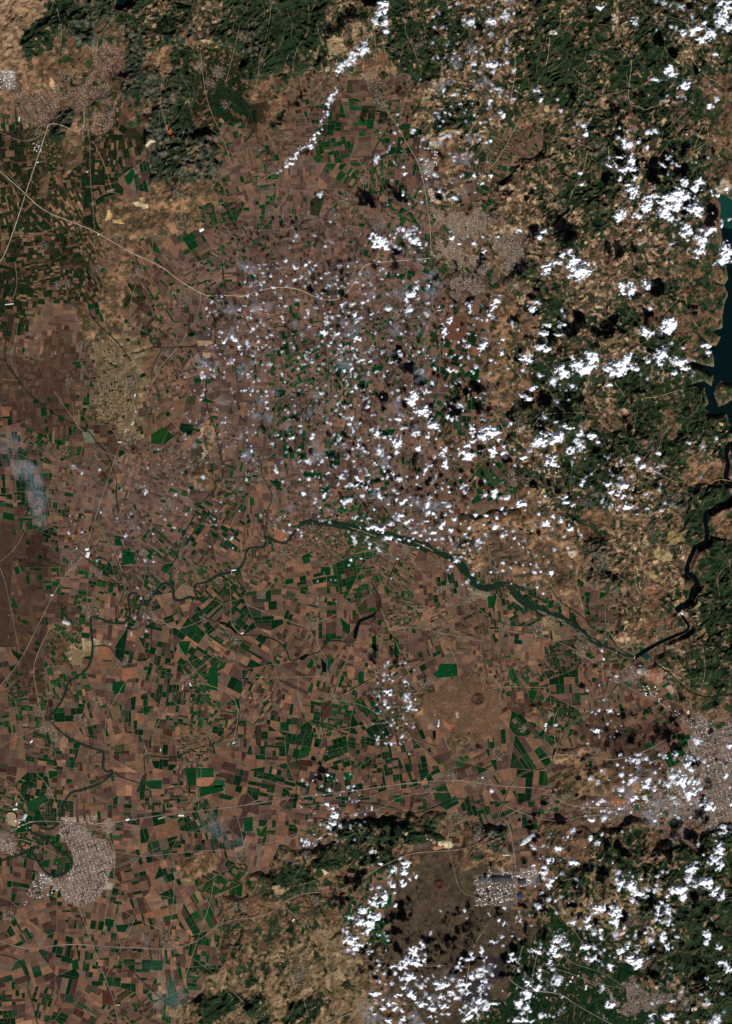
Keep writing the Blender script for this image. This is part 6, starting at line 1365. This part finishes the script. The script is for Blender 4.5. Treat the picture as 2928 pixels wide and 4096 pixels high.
LM = [("20", 1590, 1450, "the green head of the reservoir"), ("21", 1560, 950, "the reservoir island"), ("21", 1560, 650, "the dark middle of the reservoir"), ("21", 1600, 1380, "the black river loop at the right edge"),
 ("22", 1270, 676, "the dam"), ("22", 975, 968, "the weir"), ("22", 950, 1090, "the small town by the weir"), ("22", 1500, 1600, "the right edge city"), ("23", 1400, 200, "the right edge city's southern half"), ("23", 1270, 480, "the dark suburb south of the city"),
 ("23", 270, 470, "the huge striped factory"), ("23", 90, 800, "the walled industrial estate"), ("23", 60, 1330, "the dark fenced plot on the lava plain"), ("23", 1000, 1520, "the orchard town"), ("23", 890, 1098, "the beige hall on cleared ground"),
 ("23", 870, 232, "the orange roofed estate"), ("23", 1350, 1100, "the dark forest of the lower right"), ("23", 1450, 700, "the green ridge at the right edge"), ("13", 1300, 780, "the small reddish cone"), ("12", 1560, 1250, "the dark crater"),
 ("13", 1335, 510, "the cream quarry"), ("13", 900, 430, "the dark wooded ridge at the bottom"), ("13", 370, 1350, "the village on the tan hills"), ("12", 1200, 1150, "the village beside the lava field"), ("12", 810, 715, "the black elbow shaped lake"),
 ("12", 460, 740, "the village by the old river arm"), ("12", 1090, 235, "the village south of the wooded river"), ("12", 1450, 330, "the wooded river's sharpest bend"), ("12", 250, 270, "the village in the river notch"), ("12", 650, 300, "the long narrow strip fields"),
 ("02", 580, 270, "the pair of white greenhouses"), ("02", 600, 650, "the village west of the river bends"), ("02", 1000, 680, "the village inside the river meanders"), ("02", 990, 540, "the village on the narrow river neck"), ("02", 320, 1430, "the riverside town at far left"),
 ("01", 1380, 1180, "the tan cliff ridge"), ("01", 1080, 1200, "the large bright green plot"), ("01", 1120, 650, "the village at the end of the straight road"), ("01", 500, 1360, "the village near the left smoke haze"), ("01", 1500, 320, "the village below the highway bend"), ("01", 870, 850, "the long grey village"),
 ("11", 620, 290, "the lowest bend of the central highway"), ("11", 1430, 100, "the central town"), ("11", 1030, 790, "the village in dark shadowed fields"), ("11", 500, 1020, "the thin street village"), ("11", 800, 855, "the square dark green field"), ("11", 200, 1200, "the north-south canal"),
 ("11", 960, 1180, "the half round green field"), ("11", 1220, 1110, "the canal's eastern kink"), ("11", 1400, 480, "the striped reddish fields"), ("11", 930, 1408, "the pale hall in the middle plain"), ("11", 560, 740, "the canal bend"), ("11", 1000, 380, "the long street village by the wooded stream"), ("11", 1330, 1450, "the road fork on the eastern plain"),
 ("10", 900, 620, "the linear village under the forest"), ("10", 1300, 930, "the big pale factory on the hill"), ("10", 1215, 1140, "the white factories by the highway"), ("10", 620, 280, "the pale terraced slope"), ("10", 680, 1330, "the scattered village in the brown plain"), ("10", 790, 1190, "the compact village in the brown plain"),
 ("10", 430, 1000, "the garden village in the brown plain"), ("10", 900, 350, "the forest with pale tracks"), ("10", 1450, 350, "the tan patchwork hills"), ("10", 820, 10, "the lake at the top edge"), ("10", 1400, 1550, "the tan western half of the central town"), ("10", 1250, 1300, "the warehouses north of the central town"),
 ("20", 840, 130, "the pinkish white quarry"), ("20", 440, 225, "the pale forest clearing"), ("20", 900, 640, "the triangular hill village"), ("20", 720, 990, "the village at the pale loop road"), ("20", 1400, 300, "the brown fields of the upper right"), ("20", 330, 650, "the small brown valley"), ("20", 250, 830, "the pale river bed of the upper hills"), ("20", 560, 1330, "the tan clearing in dark woods"),
 ("20", 1200, 1600, "the tan patchwork north-west of the reservoir"), ("20", 130, 1590, "the eastern suburb of the central town"), ("21", 1000, 800, "the wooded round hill"), ("21", 800, 1050, "the pinkish clearing between woods"), ("21", 550, 500, "the shadowed hill valleys"), ("21", 1250, 500, "the reddish fields west of the reservoir"),
 ("21", 300, 850, "the wooded hills' western rim"), ("21", 100, 1350, "the brown eastern plain"), ("21", 850, 1300, "the dark wooded valley"), ("21", 450, 550, "the ribbed wooded hollows"), ("21", 150, 600, "the pale brown foothills"), ("21", 1200, 1250, "the green ridge with the pale scar"), ("22", 570, 280, "the pink quarry"), ("22", 1200, 250, "the cream coloured hill fields"),
 ("22", 620, 900, "the triangular village by the river"), ("22", 350, 740, "the grey greenhouses by the river"), ("22", 720, 240, "the village among brown hills"), ("22", 808, 1495, "the pale square hall in brown fields"), ("22", 80, 200, "the small green fields north of the river")]
LMW = [(wld(t, x, y), p) for t, x, y, p in LM]
def describe(x, y, wdt, hgt, ang, elong, op):
    size = "tiny" if wdt < 420 else "small" if wdt < 700 else "medium" if wdt < 1200 else "large" if wdt < 2000 else "huge"
    den = "faint grey" if op < .45 else "thin white" if op < .75 else "bright white"
    a = math.degrees(ang) % 180
    sh = "round" if elong < 1.35 else "oval" if elong < 1.7 else ["east-west", "north-east slanting", "north-south", "north-west slanting"][int(((a + 22.5) % 180) // 45)]
    best = min(LMW, key=lambda q: (q[0][0] - x) ** 2 + (q[0][1] - y) ** 2)
    dx_, dy_ = x - best[0][0], y - best[0][1]; d = math.hypot(dx_, dy_)
    if d < 500: where = ["over " + best[1]]
    else:
        o = int(((math.degrees(math.atan2(dx_, dy_)) + 360 + 22.5) % 360) // 45)
        o = ["north", "north-east", "east", "south-east", "south", "south-west", "west", "north-west"][o]
        where = ([("just" if d < 1300 else "far" if d > 3200 else "")] if d < 1300 or d > 3200 else []) + [o + " of " + best[1]]
    return "%s %s %s cloud %s" % (size, sh, den, " ".join(where))
cnt_ = np.where(uniq < 0, 0, cnt)
rank = np.argsort(-cnt_)
named = rank[:300]
infos = []
for r in named:
    s = slice(start[r], start[r] + cnt[r]); cj, ci = CJ[s], CI[s]
    o = cloud_mesh("cloud", cj, ci)
    x, y = cxn[ci], cyn[cj]
    mx, my = x.mean(), y.mean()
    if len(x) > 3:
        cv = np.cov(np.vstack([x - mx, y - my])); ev, evec = np.linalg.eigh(cv)
        el_ = math.sqrt(max(ev[1], 1) / max(ev[0], 1)); an = math.atan2(evec[1, 1], evec[0, 1])
    else: el_, an = 1, 0
    op = float(np.percentile(ALPH[cj, ci], 80)); wd = math.sqrt(cnt[r]) * CS * 1.15
    infos.append([o, mx / PS, my / PS, wd, el_, an, op, describe(mx / PS, my / PS, wd, 0, an, el_, op)])
from collections import defaultdict
dup = defaultdict(list)
for f in infos: dup[f[7]].append(f)
for lab, fs in dup.items():
    if len(fs) == 1: continue
    if len(fs) == 2:
        a, b = fs
        if abs(a[1] - b[1]) > abs(a[2] - b[2]): n1_, n2_ = ("eastern", "western") if a[1] > b[1] else ("western", "eastern")
        else: n1_, n2_ = ("northern", "southern") if a[2] > b[2] else ("southern", "northern")
        a[7] = n1_ + " " + a[7]; b[7] = n2_ + " " + b[7]
    elif len(fs) == 3:
        fs.sort(key=lambda f: f[1])
        for f, w in zip(fs, ("westernmost", "middle", "easternmost")): f[7] = w + " " + f[7]
for f in infos:
    lab = f[7]
    if len(lab.split()) > 16: lab = lab.replace(" cloud just ", " cloud ").replace(" cloud far ", " cloud ")
    if len(lab.split()) > 16: lab = lab.replace(" slanting", "")
    tag(f[0], lab, "cloud", "fair weather clouds over the plain and hills")
sel = np.ones(len(CJ), bool)
for r in named: sel[start[r]:start[r] + cnt[r]] = False
if sel.any():
    o = cloud_mesh("cloud_wisps", CJ[sel], CI[sel], loc=(0.0, 0.0))
    tag(o, "hundreds of tiny pale cloud wisps scattered over the plain", kind='stuff')

# ------------------------------------------------------------------ smoke haze near the left edge and over the southern fields
def smoke(label, height, blobs):
    """blobs: tile, x, y, rx, ry, turn, opacity -> one soft bank of smoke with frayed, fading edges"""
    global T2, Tpos, HTOP, ALPH, CBASE
    A = np.zeros(T2.shape, np.float32); box_ = []
    for t, x, y, rx, ry, rot, op in blobs:
        X, Y = wld(t, x, y); X *= PS; Y *= PS; rx *= ZM; ry *= ZM; R_ = max(rx, ry) * 1.9
        i0, i1 = np.searchsorted(cxn, [X - R_, X + R_]); j0, j1 = np.searchsorted(cyn, [Y - R_, Y + R_])
        if i1 - i0 < 2 or j1 - j0 < 2: continue
        xs, ys = np.meshgrid(cxn[i0:i1], cyn[j0:j1])
        wx = xs + (fbm(xs, ys, 1300, 4, 101) - .5) * 1500; wy = ys + (fbm(xs, ys, 1300, 4, 102) - .5) * 1500
        u = (wx - X) * math.cos(rot) + (wy - Y) * math.sin(rot); v = -(wx - X) * math.sin(rot) + (wy - Y) * math.cos(rot)
        g = np.clip(1 - ((u / rx) ** 2 + (v / ry) ** 2) * .4, 0, 1) ** 2
        g = g * .36 * (.25 + 1.5 * np.clip(fbm(xs, ys, 900, 4, 103) - .22, 0, 1)) * op
        A[j0:j1, i0:i1] = 1 - (1 - A[j0:j1, i0:i1]) * (1 - np.clip(g, 0, .7))
    T2 = A - .002; Tpos = np.maximum(T2, 0); ALPH = np.clip(Tpos, 0, .6); HTOP = 160 * np.sqrt(np.clip(Tpos * 2, 0, 1)); CBASE = height
    cm_ = (np.maximum(np.maximum(T2[:-1, :-1], T2[1:, :-1]), np.maximum(T2[:-1, 1:], T2[1:, 1:])) > 0)
    cj, ci = np.nonzero(cm_)
    o = cloud_mesh("smoke", cj, ci)
    o.data.materials[0] = M_SMOKE
    return tag(o, label, kind='stuff')
M_SMOKE = M_CLOUD.copy(); M_SMOKE.name = "smoke_haze"
for n_ in M_SMOKE.node_tree.nodes:
    if n_.type == 'MIX': n_.inputs[6].default_value = (.34, .42, .48, 1); n_.inputs[7].default_value = (.5, .58, .64, 1)
smoke("blue white smoke drifting over the fields near the left edge", 900.0, [("01", 150, 1390, 70, 60, 0, .42), ("01", 215, 1450, 60, 90, .4, .36), ("01", 250, 1580, 60, 120, .3, .26), ("01", 60, 1250, 110, 80, 0, .16), ("02", 260, 30, 60, 70, .3, .16)])
smoke("small grey smoke drift from a burning field south of the round town", 700.0, [("03", 985, 1115, 24, 26, 0, .30), ("03", 1010, 1150, 34, 24, .3, .18)])
smoke("pale haze over the green fields east of the service station", 900.0, [("03", 1440, 400, 90, 80, -.4, .20), ("03", 1560, 520, 80, 60, 0, .14)])
smoke("faint haze bank over the brown fields at the bottom left", 900.0, [("03", 1130, 1560, 130, 120, .6, .13), ("03", 1040, 1300, 80, 120, 0, .06)])
